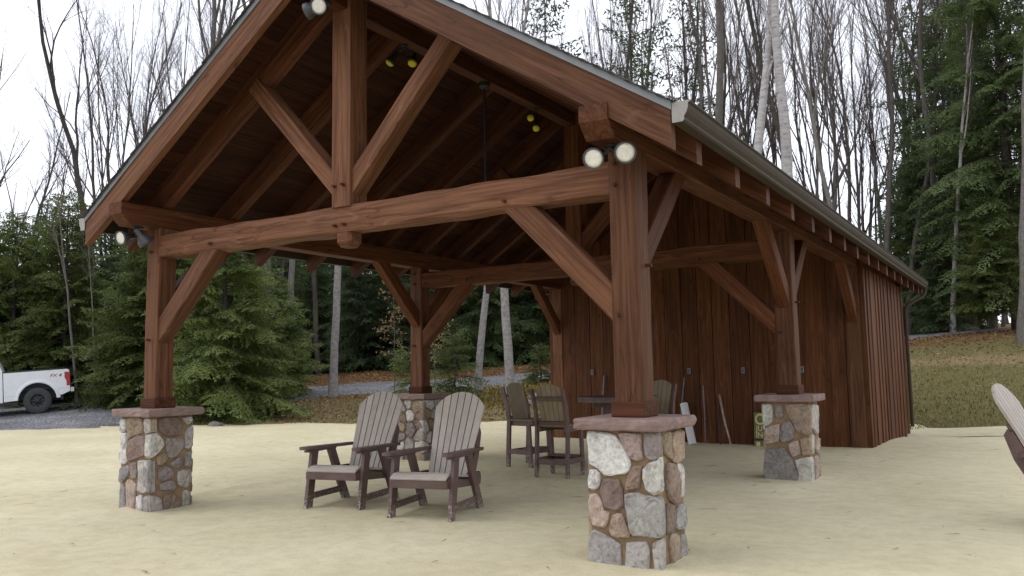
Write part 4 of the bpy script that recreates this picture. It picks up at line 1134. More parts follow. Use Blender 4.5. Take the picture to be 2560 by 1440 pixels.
# ------------------------------------------------------------------ things leaning on the shed wall
def lean(name, label, cat, x0, x1, ztop, r0, r1, mat, yb=9.93, group=None, bend=.0, n=7, ytop=None):
    zb = sz(x0, yb)-.01; yt = ytop if ytop else YS0-.055-r1; pts = []; rad = []
    for i in range(n+1):
        t = i/n; w_ = bend*math.sin(t*7+x0*5)
        pts.append((x0+(x1-x0)*t+w_, yb+(yt-yb)*t+w_*.4, zb+(ztop-zb)*t)); rad.append(r0+(r1-r0)*t)
    c = Vector(pts[0]); mb = MB().tube([Vector(p)-c for p in pts], rad, 8)
    return tag(mb.build(name, mat, loc=c, smooth=True), label, cat, group)
lean('walking_stick', 'pale peeled walking stick leaning on the shed wall', 'stick', 4.0, 3.74, .95, .020, .024, MT['stick_pale'], bend=.006)
lean('walking_stick', 'dark crooked stick crossing behind the pale walking stick', 'stick', 3.77, 3.75, .84, .017, .015, MT['stick_dark'], yb=10.0, bend=.018)
lean('thin_pole', 'thin grey pole standing between the white pipe and sticks', 'pole', 3.46, 3.42, 1.14, .010, .016, MT['stick_grey'], yb=10.02, bend=.003)
lean('thin_pole', 'thin grey pole rising just behind the right front pier', 'pole', 2.88, 3.02, 1.30, .010, .013, MT['stick_grey'], yb=10.0)
lean('thin_pole', 'grey pole against the wall just above the table', 'pole', 1.12, 1.18, 1.36, .02, .02, MT['stick_grey'], yb=10.0)
z0 = sz(3.3, 9.75)
pp = MB().tube([(0, 0, 0), (-.27, .30, .80)], .080, 16)
tag(pp.build('white_pipe', MT['white_pvc'], loc=(3.29, 9.74, z0-.01), smooth=False), 'short white plastic pipe leaning on the wall behind the right pier', 'pipe')
# painted sign
sg = thing('painted_sign', 'olive green painted sign with cream letters behind the right rear pier', 'sign', (4.72, 9.92, sz(4.72, 9.92)-.005))
sg.rotation_euler = (R(-9), 0, R(8))
MB().box(-.24, .24, 0, .02, 0, .66, .004).build('board', MT['sign_green'], sg)
def text_mesh(name, txt, size, mat, parent, loc, rot, shear=0.0, ext=.002, sx=1.0):
    cu = bpy.data.curves.new(name, 'FONT'); cu.body = txt; cu.size = size; cu.extrude = ext; cu.shear = shear; cu.resolution_u = 3
    cu.offset = size*.012
    tmp = bpy.data.objects.new('tmp_text', cu); COL.objects.link(tmp)
    bpy.context.view_layer.update()
    me = bpy.data.meshes.new_from_object(tmp.evaluated_get(bpy.context.evaluated_depsgraph_get()))
    bpy.data.objects.remove(tmp); bpy.data.curves.remove(cu)
    me.materials.clear(); me.materials.append(mat)
    o = link(name, me, parent, loc=loc, rot=rot); o.scale = (sx, 1, 1); return o
text_mesh('letter', 'C', .30, MT['sign_cream'], sg, (-.225, -.004, .425), (R(90), 0, 0), sx=.8)
text_mesh('lettering', 'JU', .145, MT['sign_cream'], sg, (-.20, -.004, .30), (R(90), 0, 0), sx=.9)
text_mesh('lettering', 'IN', .145, MT['sign_cream'], sg, (-.205, -.004, .175), (R(90), 0, 0), sx=.9)
MB().box(-.235, .235, -.004, 0.001, .115, .145).build('stripe', MT['backing'], sg)
MB().box(-.20, -.13, -.004, 0.001, .0, .09).build('cream_patch', MT['sign_cream'], sg)

# ------------------------------------------------------------------ pickup truck
tk_x, tk_y = -19.78, 9.04
ld = cF+cR2*((95-1280)/F_PX); fwd = Vector((-ld.y, ld.x, 0)).normalized()
rz = math.atan2(fwd.y, fwd.x)-R(1)
truck = thing('pickup_truck', 'white pickup truck with off road tyres parked on the gravel', 'truck', (tk_x, tk_y, hz(tk_x, tk_y)+.03), 0)
truck.rotation_euler = (0, R(3.4), rz); truck.scale = (.94, .97, .97)
# local: +x forward, +y left (towards the camera), z up, origin under the near rear wheel
wr = .46; WB = 4.1; yw = -.02
P = MT['truck_paint']
def arch(cx, r, n=14, flip=False):
    return [(cx+r*math.cos(t), wr+.02+r*1.02*math.sin(t)) for t in [math.pi*i/n for i in range(n+1)]]
def side_panel(poly, y0, y1, name, mat, parent=truck):
    return MB().prism(poly, 1, y0, y1).build(name, mat, parent)
bed_top = 1.50
a = arch(0, .62)
bed_poly = [(-1.05, .73), (-.79, .62)]+[p for p in reversed(a) if p[1] > .60]+[(.70, .52), (1.05, .50), (1.05, bed_top), (-.98, bed_top+.02), (-1.06, 1.40)]
for ya, yb in ((-.04, .06), (-1.96, -1.86)):
    bp = side_panel(bed_poly, ya, yb, 'bed_side', P)
    yo = yb if yb > 0 else ya; sgn = 1 if yb > 0 else -1
    # flared lip round the wheel arch
    lip = MB(); n = 14
    ro, ri = .74, .615
    V = []
    for i in range(n+1):
        t = math.pi*(.02+.96*i/n)
        for rr_, oo in ((ro, 0.0), (.70, .012), (.66, .022), (ri, .022), (ri, -.02)):
            V.append((rr_*math.cos(t), yo+sgn*oo, wr+.02+rr_*math.sin(t)*1.0))
    Fc = []
    for i in range(n):
        for k in range(4):
            q = (i*5+k, i*5+5+k, i*5+6+k, i*5+1+k); Fc.append(q if sgn < 0 else tuple(reversed(q)))
    lip.add(V, Fc).build('wheel_arch', P, bp, smooth=True)
    MB().box(.64, 1.03, min(yo, yo+sgn*.012), max(yo, yo+sgn*.012), .70, .735).build('body_crease', P, bp)
    MB().box(-1.03, -.66, min(yo, yo+sgn*.012), max(yo, yo+sgn*.012), .86, .885).build('body_crease', P, bp)
    # tail light
    MB().prism([(-1.065, .93), (-.94, .93), (-.94, 1.10), (-.88, 1.22), (-.88, 1.42), (-1.055, 1.42)], 1, min(yo-sgn*.05, yo+sgn*.016), max(yo-sgn*.05, yo+sgn*.016)).build('tail_light', MT['tail_red'], truck)
    MB().box(-.95, 1.04, min(yo-sgn*.11, yo+sgn*.004), max(yo-sgn*.11, yo+sgn*.004), bed_top+.018, bed_top+.055, .006).build('bed_rail_cap', MT['black_plastic'], bp)
fcap = MB().box(.80, .97, .06, .064, 1.0, 1.13, .0).build('fuel_door', P, truck)
MB().box(-1.045, -.995, -1.86, -.04, .78, 1.49, .01).build('tailgate', P, truck)
MB().box(-1.20, -1.05, -1.96, .04, .69, .86, .02).build('rear_bumper', MT['chrome'], truck)
MB().box(-.99, 1.04, -1.86, -.04, .86, .90).build('bed_floor', MT['black_plastic'], truck)
MB().box(-.7, 1.03, -.9, -.3, 1.30, 1.545, .03).build('bed_cover', MT['black_plastic'], truck)
MB().box(-.85, 4.9, -1.55, -.62, .42, .60).build('chassis', MT['black_plastic'], truck)
MB().box(-.70, .70, -.62, -.30, .50, 1.22, .02).build('wheel_well', MT['black_plastic'], truck)
MB().box(-.70, .70, -1.60, -1.28, .50, 1.22, .02).build('wheel_well', MT['black_plastic'], truck)
cab = [(1.08, .48), (1.08, 1.56), (1.26, 2.04), (1.60, 2.12), (2.9, 2.12), (3.35, 1.95), (3.95, 1.55), (3.98, .48)]
cb = MB().prism(cab, 1, -1.94, .04).build('cab', P, truck)
for x0_, x1_ in ((1.48, 2.35), (2.45, 3.42)):
    for yy in (.042, -1.946):
        MB().prism([(x0_, 1.50), (x1_, 1.50), (x1_-(.12 if x1_ < 3 else .35), 1.98), (x0_+.08, 1.98)], 1, yy, yy+.004).build('side_window', MT['glass'], cb)
MB().prism([(3.98, .55), (3.98, 1.50), (5.30, 1.42), (5.48, 1.25), (5.52, .60)], 1, -1.92, .02).build('hood', P, truck)
MB().box(5.5, 5.62, -1.94, .04, .55, .80, .02).build('front_bumper', MT['chrome'], truck)
MB().box(.62, 3.55, -.02, .16, .40, .46, .01).build('running_board', MT['black_plastic'], truck)
MB().box(.60, 3.55, -1.0, -.05, .47, .53).build('sill', MT['black_plastic'], truck)
MB().box(-.80, -.76, -.1, .04, .45, .80).build('mud_flap', MT['black_plastic'], truck)
for wx in (0, WB):
    for wy, sgn in ((-.10, 1), (-1.80, -1)):
        ty_ = MB().lathe([(.24, -.14), (.30, -.15), (.42, -.145), (.455, -.11), (wr, -.04), (wr, .04), (.455, .11), (.42, .145), (.30, .15), (.24, .14)], (0, 0, 0), (0, 1, 0), 36, cap=False)
        wh = ty_.build('wheel', MT['tyre'], truck, loc=(wx, wy, wr), smooth=True)
        rm = MB().lathe([(.06, .0), (.245, .05), (.255, .135), (.235, .135), (.20, .07), (.08, .095), (.07, .125), (.03, .13)], (0, 0, 0), (0, sgn, 0), 28).build('rim', MT['rim'], wh, smooth=True)
        sp = MB()
        for k in range(8):
            t = k*math.pi/4; dx, dz = math.cos(t), math.sin(t)
            sp.tube([(dx*.06, sgn*.118, dz*.06), (dx*.22, sgn*.112, dz*.22)], .022, 6)
        sp.build('spokes', MT['black_plastic'], wh)
d1 = text_mesh('decal', 'FX', .145, MT['decal_red'], truck, (-.40, .0635, 1.27), (R(90), 0, R(180)), shear=.25, ext=.0015, sx=1.35)
d2 = text_mesh('decal', '4', .145, MT['decal_black'], truck, (-.675, .0635, 1.27), (R(90), 0, R(180)), shear=.25, ext=.0015, sx=1.45)

# ------------------------------------------------------------------ vegetation generators
class Tubes:
    """collects tapered tubes as numpy rings"""
    def __init__(s): s.V = []; s.F = []; s.n = 0
    def add(s, pts, rad, sides):
        pts = np.asarray(pts, float); n = len(pts)
        d = np.gradient(pts, axis=0); d /= np.linalg.norm(d, axis=1)[:, None]+1e-9
        up = np.array([0, 0, 1.0]) if abs(d[0, 2]) < .9 else np.array([1.0, 0, 0])
        a = np.cross(d, up); a /= np.linalg.norm(a, axis=1)[:, None]+1e-9; b = np.cross(d, a)
        t = np.arange(sides)*2*math.pi/sides
        r = np.asarray(rad, float)[:, None, None]
        ring = pts[:, None, :]+r*(a[:, None, :]*np.cos(t)[None, :, None]+b[:, None, :]*np.sin(t)[None, :, None])
        s.V.append(ring.reshape(-1, 3))
        i = np.arange(n-1)[:, None]*sides; k = np.arange(sides)[None, :]; j = (k+1) % sides
        q = np.stack([i+k, i+j, i+sides+j, i+sides+k], 2).reshape(-1, 4)+s.n
        s.F.append(q); s.n += n*sides
    def mesh(s, name, mat, smooth=True):
        return fast_mesh(name, np.concatenate(s.V), np.concatenate(s.F), mat, smooth)

def bare_tree(seed, H, r0, bole=0.45, wander=.08, spread=.6, fork=False, lean=(0, 0), mat='bark_dark', dens=1.0, twigs=True, kink=0.0):
    rg = random.Random(seed); T = Tubes(); C = Tubes()
    def grow(p, d, L, r, lvl):
        seg = {0: 1.1, 1: .7, 2: .5, 3: .35}[lvl]; n = max(3, int(L/seg)); pts = [p.copy()]; rad = [r]
        rt_ = {0: .16, 1: .22, 2: .35, 3: .5}[lvl]
        dd = d.copy(); wd = wander*{0: 1.0, 1: 1.5, 2: 2.2, 3: 2.6}[lvl]
        bend = Vector((rg.gauss(0, 1), rg.gauss(0, 1), 0))*kink
        for i in range(n):
            t = (i+1)/n
            if kink and i % 4 == 0: bend = Vector((rg.gauss(0, 1), rg.gauss(0, 1), 0))*kink
            dd = dd+Vector((rg.gauss(0, wd), rg.gauss(0, wd), rg.gauss(0, wd*.5)))+bend*.5
            dd.z += {0: .06, 1: .10, 2: .06, 3: .03}[lvl]; dd.normalize()
            pts.append(pts[-1]+dd*(L/n)); rad.append(r*(1-t*(1-rt_)))
        if lvl == 0:
            rad[0] *= 1.35
        sides = 9 if lvl == 0 else 6 if r > .05 else 4 if r > .018 else 3
        (T if lvl == 0 or (lvl == 1 and r > .035) else C).add([tuple(q) for q in pts], rad, sides)
        if lvl == 3: return
        if lvl == 0: k = int((5+H*.30)*dens)
        elif lvl == 1: k = int((2+L*1.7)*dens)
        else: k = int((3+L*4)*dens) if twigs else 0
        t0 = {0: bole, 1: .22, 2: .15}[lvl]
        for j in range(k):
            t = t0+(1-t0)*((j+rg.random())/k)**.85; t = min(t, .985)
            q = t*n; i = min(int(q), n-1); f = q-i
            pos = pts[i].lerp(pts[i+1], f); rr = rad[i]*(1-f)+rad[i+1]*f
            ax = (pts[i+1]-pts[i]).normalized()
            az = rg.uniform(0, 2*math.pi); sd_ = Vector((math.cos(az), math.sin(az), 0)); sd_ = (sd_-ax*sd_.dot(ax)).normalized()
            ang = rg.uniform(.30, .80)*spread*(1.05 if lvl == 0 else 1.4)
            nd = ax*math.cos(ang)+sd_*math.sin(ang)
            if lvl == 0: nl = H*rg.uniform(.18, .42)*(1.15-t*.75); nr = min(rr*.66, .018+nl*.011)
            elif lvl == 1: nl = L*rg.uniform(.25, .5)*(1.1-t*.6); nr = min(rr*.6, .006+nl*.008)
            else: nl = rg.uniform(.3, .9); nr = min(rr*.6, .006)
            grow(pos, nd, nl, max(nr, .0045), lvl+1)
        if lvl == 0 and fork:
            i = int(n*rg.uniform(.35, .5)); ax = (pts[i+1]-pts[i]).normalized()
            az = rg.uniform(0, 6.28); nd = (ax+Vector((math.cos(az), math.sin(az), 0))*.38).normalized()
            grow(pts[i], nd, L*.5, rad[i]*.72, 1)
    grow(Vector((0, 0, -.3)), Vector((lean[0], lean[1], 1)).normalized(), H, r0, 0)
    tm = T.mesh('trunk', MT[mat]); cm = C.mesh('crown', MT['twig']) if C.V else None
    return tm, cm

def hemlock(seed, H, Rad, zlow=.3, leaf=.11, step=.12, nb=None, mat='hemlock', droop=.30, shape=.75, lum=1.0, trunk_r=None, bark_m='bark_dark', gap=0.0):
    rg = np.random.RandomState(seed); T = Tubes(); tr = trunk_r or (.02+H*.012)
    zz = np.linspace(-.3, H, 12); wob = np.cumsum(rg.normal(0, .03, (12, 2)), axis=0)
    tp = np.stack([wob[:, 0], wob[:, 1], zz], 1); rad = tr*(1-.95*np.clip(zz/H, 0, 1))+.004
    T.add(tp, rad, 8)
    def trunk_at(z): return np.array([np.interp(z, zz, wob[:, 0]), np.interp(z, zz, wob[:, 1]), z])
    tri = []
    nb = nb or int(H*15)
    for b in range(nb):
        t = (b+rg.rand())/nb; t = t**1.15
        z = zlow+(H*.985-zlow)*t
        if gap and rg.rand() < gap: continue
        L = Rad*((1-t)**shape)*(.62+.5*rg.rand())*(.75+.25*min(1, t*6+.3))+.18
        az = b*2.39996+rg.normal(0, .4)
        dh = np.array([math.cos(az), math.sin(az), 0]); sd = np.array([-math.sin(az), math.cos(az), 0])
        p0 = trunk_at(z); pit = -.02+.55*t+rg.normal(0, .17)
        def pos(s): return p0+dh*s+np.array([0, 0, 1])*(pit*s-droop*s*s/max(L, .4)*1.15)+sd*(.06*math.sin(s*2+b))
        ss = np.linspace(0, L, 5)
        T.add([pos(s) for s in ss], np.linspace(.008+.007*L, .003, 5), 3)
        ks = np.arange(.10*L+.05, L, step)
        if len(ks) == 0: continue
        roll = rg.normal(0, .38)
        for s in ks:
            p = pos(s); tg = pos(min(s+.05, L+.05))-p; tg /= np.linalg.norm(tg)+1e-9
            for sg in (-1, 1):
                l = (.40*(L-s)+.13)*(.7+.5*rg.rand()); l = min(l, 1.0)
                side = sd*sg*math.cos(roll)+np.array([0, 0, 1])*math.sin(roll)*sg
                a = .85+rg.normal(0, .14)
                d = tg*math.cos(a)+side*math.sin(a); d[2] -= .20+.28*rg.rand(); d /= np.linalg.norm(d)
                nrm = np.cross(d, tg*sg); nrm /= np.linalg.norm(nrm)+1e-9; per = np.cross(nrm, d)
                m = max(2, int(l/(leaf*.62))); q = np.linspace(.05, 1, m)
                base = p[None]+d[None]*(q*l)[:, None]; base[:, 2] -= .16*(q*l)**2
                ll = leaf*(1.1-.35*q)*(.8+.4*rg.rand(m))
                for s2 in (-1, 1):
                    ld = d[None]*.72+per[None]*(.69*s2)+rg.normal(0, .32, (m, 3)); ld[:, 2] -= .16
                    w = np.cross(ld, nrm); w /= np.linalg.norm(w, axis=1)[:, None]+1e-9; w *= (leaf*.23)
                    tip = base+ld*ll[:, None]
                    tri.append(np.stack([base-w, base+w, tip], 1))
    A = np.concatenate(tri).reshape(-1, 3); Fi = np.arange(len(A)).reshape(-1, 3)
    return T.mesh('trunk', MT[bark_m]), fast_mesh('crown', A, Fi, MT[mat])

def plant_tree(name, label, cat, group, meshes, x, y, rot, sc=1.0, dz=0.0, scz=None, tilt=(0, 0)):
    root = thing(name, label, cat, (x, y, hz(x, y)+dz), 0, group)
    root.rotation_euler = (tilt[0], tilt[1], rot); root.scale = (sc, sc, scz or sc)
    for nm, me in zip(('trunk', 'crown'), meshes):
        if me: link(nm, me, root)
    return root
def spot(px, depth):
    """ground position seen at bearing px, at the given distance from the camera"""
    d = cF+cR2*((px-1280)/F_PX); k = depth
    return CAM.x+d.x*k, CAM.y+d.y*k
vr = random.Random(77)

# --- tree stock
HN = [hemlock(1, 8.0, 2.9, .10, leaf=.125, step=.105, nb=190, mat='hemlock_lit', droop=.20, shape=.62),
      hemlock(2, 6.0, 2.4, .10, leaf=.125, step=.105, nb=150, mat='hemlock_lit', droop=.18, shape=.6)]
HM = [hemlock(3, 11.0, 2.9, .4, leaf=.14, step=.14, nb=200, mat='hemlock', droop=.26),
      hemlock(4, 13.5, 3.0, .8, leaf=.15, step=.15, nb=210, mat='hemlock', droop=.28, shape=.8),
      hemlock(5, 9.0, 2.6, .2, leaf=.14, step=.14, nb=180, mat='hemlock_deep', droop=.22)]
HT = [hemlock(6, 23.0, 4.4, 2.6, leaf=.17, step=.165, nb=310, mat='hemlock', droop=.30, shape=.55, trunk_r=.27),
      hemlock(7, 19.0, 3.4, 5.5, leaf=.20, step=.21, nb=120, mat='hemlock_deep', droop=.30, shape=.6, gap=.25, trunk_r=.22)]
HS = [hemlock(8, 2.2, 1.1, .05, leaf=.09, step=.09, nb=46, mat='hemlock_lit', droop=.2, shape=.6)]
PINE = [hemlock(9, 24.0, 3.6, 9.5, leaf=.26, step=.36, nb=60, mat='hemlock_deep', droop=-.05, shape=.5, gap=.1, trunk_r=.24)]

BT = {}
for i in range(4): BT['s%d' % i] = bare_tree(100+i, 21+2*i, .115+.017*i, bole=.38, wander=.055, spread=.55, fork=(i % 2 == 0), mat='bark_dark')
for i in range(3): BT['g%d' % i] = bare_tree(200+i, 22+2*i, .135+.018*i, bole=.42, wander=.05, spread=.6, fork=(i == 1), mat='bark_grey')
for i in range(3): BT['k%d' % i] = bare_tree(300+i, 17+2*i, .115+.02*i, bole=.34, wander=.08, spread=.6, kink=.075, mat='bark_dark', dens=.75)
BT['birch'] = bare_tree(401, 22, .27, bole=.50, wander=.03, spread=.5, mat='bark_birch')
BT['birch2'] = bare_tree(407, 24, .27, bole=.50, wander=.035, spread=.45, mat='bark_birch')
BT['pale'] = bare_tree(403, 19, .165, bole=.55, wander=.02, spread=.5, mat='bark_pale')
BT['lean'] = bare_tree(404, 15, .17, bole=.5, wander=.05, spread=.5, kink=.10, lean=(-.12, 0), mat='bark_grey')
BT['thin'] = bare_tree(405, 9, .055, bole=.4, wander=.05, spread=.5, mat='bark_grey', dens=.7)
for i in range(3): BT['t%d' % i] = bare_tree(600+i, 20+2*i, .095+.012*i, bole=.45, wander=.028, spread=.42, fork=(i == 2), mat='bark_grey' if i != 1 else 'bark_dark', dens=.75)
FAR = [bare_tree(500+i, 19+2*i, .13+.02*i, bole=.35, wander=.05, spread=.6, mat='bark_dark', dens=.8) for i in range(3)]

def tr(kind, px, dep, name, label, group=None, sc=1.0, rot=None, cat='tree', **kw):
    x, y = spot(px, dep)
    m = BT[kind] if isinstance(kind, str) else kind
    return plant_tree(name, label, cat, group, m, x, y, vr.uniform(0, 6.28) if rot is None else rot, sc, **kw)

# --- left: hemlock bank behind the drive
tr(HN[0], 585, 27.5, 'hemlock_tree', 'bright green young hemlock spreading right of the left front post', sc=1.05)
tr(HN[0], 360, 30.0, 'hemlock_tree', 'young hemlock just right of the white pickup, boughs to the ground', sc=.95, rot=2.0)
tr(HN[1], 430, 31, 'hemlock_tree', 'young hemlock hidden behind the left front post', sc=1.3)
tr(HN[0], 175, 33.0, 'hemlock_tree', 'green hemlock rising behind the pickup tailgate', sc=1.05, rot=4.1)
tr(HN[0], 55, 33.2, 'hemlock_tree', 'green hemlock rising behind the pickup bed', sc=.95, rot=5.3)
tr(HN[1], -50, 33.5, 'hemlock_tree', 'green hemlock at the left edge behind the pickup cab', sc=1.15)
tr(HN[1], 690, 31.5, 'hemlock_tree', 'young hemlock by the thick trunk at the drive edge', sc=.8)
LG = 'hemlocks filling the wood behind the pickup'
for px, dep, k, sc in ((40, 35, 2, .85), (165, 36.5, 0, .75), (-70, 36, 1, .6), (110, 42, 0, .85), (-20, 44, 1, .7), (250, 38, 2, 1.0), (330, 41, 1, .85), (420, 38, 0, .9), (500, 36, 2, 1.0), (400, 46, 1, .85), (210, 47, 1, .72), (600, 40, 0, 1.0), (90, 52, 1, .75), (300, 54, 1, .85)):
    tr(HM[k], px, dep, 'hemlock_tree', 'dark green hemlock crowded in the wood behind the white pickup', LG, sc)
MG = 'hemlocks across the road seen under the roof'
for px, dep, k, sc in ((700, 46, 1, .9), (790, 44, 2, .9), (900, 40, 2, 1.0), (980, 42, 0, .9), (1060, 39.5, 2, .95), (1130, 45, 1, .9), (1210, 42.5, 0, .95), (1290, 44, 2, 1.1), (1360, 43, 0, 1.0), (1430, 45, 1, .95), (840, 52, 1, 1.0), (1000, 52, 0, 1.1), (1180, 53, 1, 1.0), (1330, 54, 1, 1.0), (680, 56, 0, 1.1), (760, 60, 1, 1.0)):
    tr(HM[k], px, dep, 'hemlock_tree', 'dark hemlock across the gravel road seen below the roof', MG, sc)
tr(HS[0], 1010, 27.5, 'hemlock_sapling', 'low hemlock sapling left of the rear left post', cat='sapling')
tr(HS[0], 1120, 29, 'hemlock_sapling', 'low hemlock sapling right of the rear left post', sc=1.15, cat='sapling')
tr(HS[0], 1352, 33, 'hemlock_sapling', 'tiny hemlock sapling at the road edge by the shed', sc=.72, cat='sapling')
# trunks under the roof
tr('g0', 668, 31.5, 'deciduous_tree', 'thick rough grey brown trunk just right of the young hemlock', sc=1.5)
tr('lean', 752, 33, 'deciduous_tree', 'leaning mossy trunk curved near its base beside the drive', rot=0.6)
tr('pale', 834, 31, 'deciduous_tree', 'straight pale grey trunk nearest the two adirondack chairs', rot=1.0)
tr('pale', 1191, 31, 'deciduous_tree', 'slim pale trunk left of the pair between post and shed', sc=.92, rot=2.2)
tr('pale', 1272, 28.2, 'deciduous_tree', 'thicker pale trunk with flared roots right of the pair', sc=1.05, rot=4.0)
tr('thin', 204, 29.6, 'deciduous_tree', 'slender pale sapling trunk behind the pickup tailgate', rot=.5)
tr('thin', 243, 31, 'deciduous_tree', 'thin dark stem in shade between pickup and hemlock', rot=1.5, sc=.8)
for px, dep, k in ((705, 40, 's0'), (800, 39, 's1'), (870, 48, 's2'), (735, 50, 's3'), (930, 47, 's1'), (775, 55, 's0'), (820, 58, 's2'), (855, 62, 's1')):
    tr(k, px, dep, 'deciduous_tree', 'bare dark trunk in the wood beyond the road below the eave', 'bare trunks below the left eave')
# left sky: bare sinuous trees
for px, dep, k, sc in ((8, 33, 'k0', 1.0), (-90, 34, 'k2', .9), (205, 36, 'k2', 1.12), (272, 40, 's0', .9), (300, 43, 's1', .9), (345, 42, 'k1', 1.15), (120, 48, 'k0', .9), (235, 47, 'k0', 1.0), (400, 48, 's2', .9)):
    tr(k, px, dep, 'deciduous_tree', 'bare crooked dark tree against white sky left of the roof', 'bare trees left of the roof', sc)
tr('g1', 433, 37, 'deciduous_tree', 'thickest bare trunk beside the left slope of the roof', sc=1.35)
for px, dep, k, sc in ((462, 44, 's0', 1), (492, 46, 's3', .95), (530, 48, 's1', 1), (575, 50, 's2', 1.0), (620, 47, 's3', 1)):
    tr(k, px, dep, 'deciduous_tree', 'bare tree showing above the left roof slope', 'bare trees above the left roof slope', sc)

# --- right: bare wood behind the roof
tr(PINE[0], 1375, 46, 'pine_tree', 'dark pine top showing at the upper edge above the roof', sc=.95)
tr(PINE[0], 1735, 44, 'pine_tree', 'dark branched pine with level limbs above the gutter', sc=.9)
tr(PINE[0], 1595, 46, 'pine_tree', 'grey stemmed pine with high feathery top above the roof', sc=.98)
tr('birch', 1858, 31.5, 'birch_tree', 'white birch trunk left of the pair above the gutter', rot=2.0)
tr('birch2', 1962, 31, 'birch_tree', 'white barked birch right of the pair above the gutter', rot=0.5, sc=1.05)
tr('g2', 1826, 36, 'deciduous_tree', 'forked grey trunk just left of the white birches', sc=1.3)
RG = 'bare trees behind the right roof slope'
rt_list = [(1470, 42, 's1'), (1780, 38, 'g0'), (1800, 46, 's2'), (1870, 42, 's0'), (1930, 46, 'g1'), (2000, 38, 's3'), (2020, 47, 's1'), (2075, 37, 's0'), (2080, 50, 'g0'), (2120, 43, 's2'),
  (2135, 36, 'g1'), (2170, 48, 's0'), (2205, 36.5, 's2'), (2230, 45, 'g2'), (2262, 38, 's1'), (2290, 47, 'g0'), (2330, 40, 'g1'), (1690, 48, 's3'), (1640, 52, 's0'), (1540, 50, 'g2'), (1420, 54, 's2'), (1310, 50, 's0'), (1250, 56, 's3'), (2045, 56, 's2'), (1985, 58, 'g0'), (2150, 58, 's1')]
for px, dep, k in rt_list:
    tr(k, px, dep, 'deciduous_tree', 'bare forest tree rising behind the right roof slope', RG, vr.uniform(.9, 1.1))
for i in range(34):
    px = 1440+i*27+vr.uniform(-11, 11)
    tr('t%d' % (i % 3), px, vr.uniform(38, 62), 'deciduous_tree', 'slim straight bare tree in the dense screen above the roof', 'slim bare trees above the roof', vr.uniform(.9, 1.15), tilt=(vr.gauss(0, .03), vr.gauss(0, .03)))
for i in range(12):
    px = 250+i*34+vr.uniform(-11, 11)
    tr('t%d' % (i % 3), px, vr.uniform(38, 60), 'deciduous_tree', 'slim straight bare tree left of the gable', 'slim bare trees left of the gable', vr.uniform(.9, 1.1), tilt=(vr.gauss(0, .03), vr.gauss(0, .03)))
# right: hemlocks over the grass bank
tr(HT[0], 2540, 35, 'hemlock_tree', 'huge dark hemlock filling the upper right corner', rot=.8)
tr(HT[0], 2425, 43, 'hemlock_tree', 'tall hemlock behind the huge one, left of the corner', sc=.95, rot=2.4)
tr(HT[1], 2330, 42, 'hemlock_tree', 'thin tall hemlock with open lower trunk right of the gutter', sc=.95)
tr(HT[1], 2385, 39, 'hemlock_tree', 'ragged tall hemlock above the shed rear corner', sc=.85, rot=1.2)
tr(HT[1], 2480, 47, 'hemlock_tree', 'tall hemlock in gloom beyond the road at right', sc=1.0, rot=4)
tr(HM[0], 2300, 41, 'hemlock_tree', 'mid height hemlock just above the rear gutter end', sc=.85)
tr(HM[2], 2345, 37, 'hemlock_tree', 'dark bushy hemlock at the shed rear corner', sc=.72)
tr(HM[2], 2250, 44, 'hemlock_tree', 'hemlock top peeking over the rear eave', sc=1.0)
tr(HN[1], 2490, 33.5, 'hemlock_tree', 'young yellow green hemlock on the bank at right', sc=.80, dz=.9)
tr(HM[2], 2420, 44, 'hemlock_tree', 'dark low hemlock across the road at right', sc=.7)
tr('pale', 2375, 36, 'deciduous_tree', 'pale slim trunk at the forest edge right of the shed', sc=.75, rot=1)
tr('g2', 2545, 30.5, 'deciduous_tree', 'lichen spotted trunk at the top right edge', rot=3.1, sc=.95)
for px, dep, k in ((2280, 50, 's0'), (2360, 50, 's2'), (2410, 48, 's1'), (2440, 53, 'g0'), (2470, 56, 's3'), (2500, 50, 's0'), (2525, 57, 's1'), (2555, 52, 'g1'), (2585, 48, 's2'), (2390, 60, 's3')):
    tr(k, px, dep, 'deciduous_tree', 'dark trunk in the wood beyond the right grass bank', 'trunks beyond the right grass bank')
# far wood closing the view
for i in range(64):
    px = -200+i*46+vr.uniform(-16, 16); dep = vr.uniform(62, 105)
    tr(FAR[i % 3], px, dep, 'deciduous_tree', 'distant bare tree deep in the wood', 'distant bare trees', vr.uniform(.85, 1.15))
for i in range(44):
    px = -190+i*38+vr.uniform(-20, 20); dep = vr.uniform(56, 80)
    tr(HM[1], px, dep, 'hemlock_tree', 'distant dark hemlock deep in the wood', 'distant hemlocks', vr.uniform(.6, .78) if px < 450 else vr.uniform(.7, 1.0))

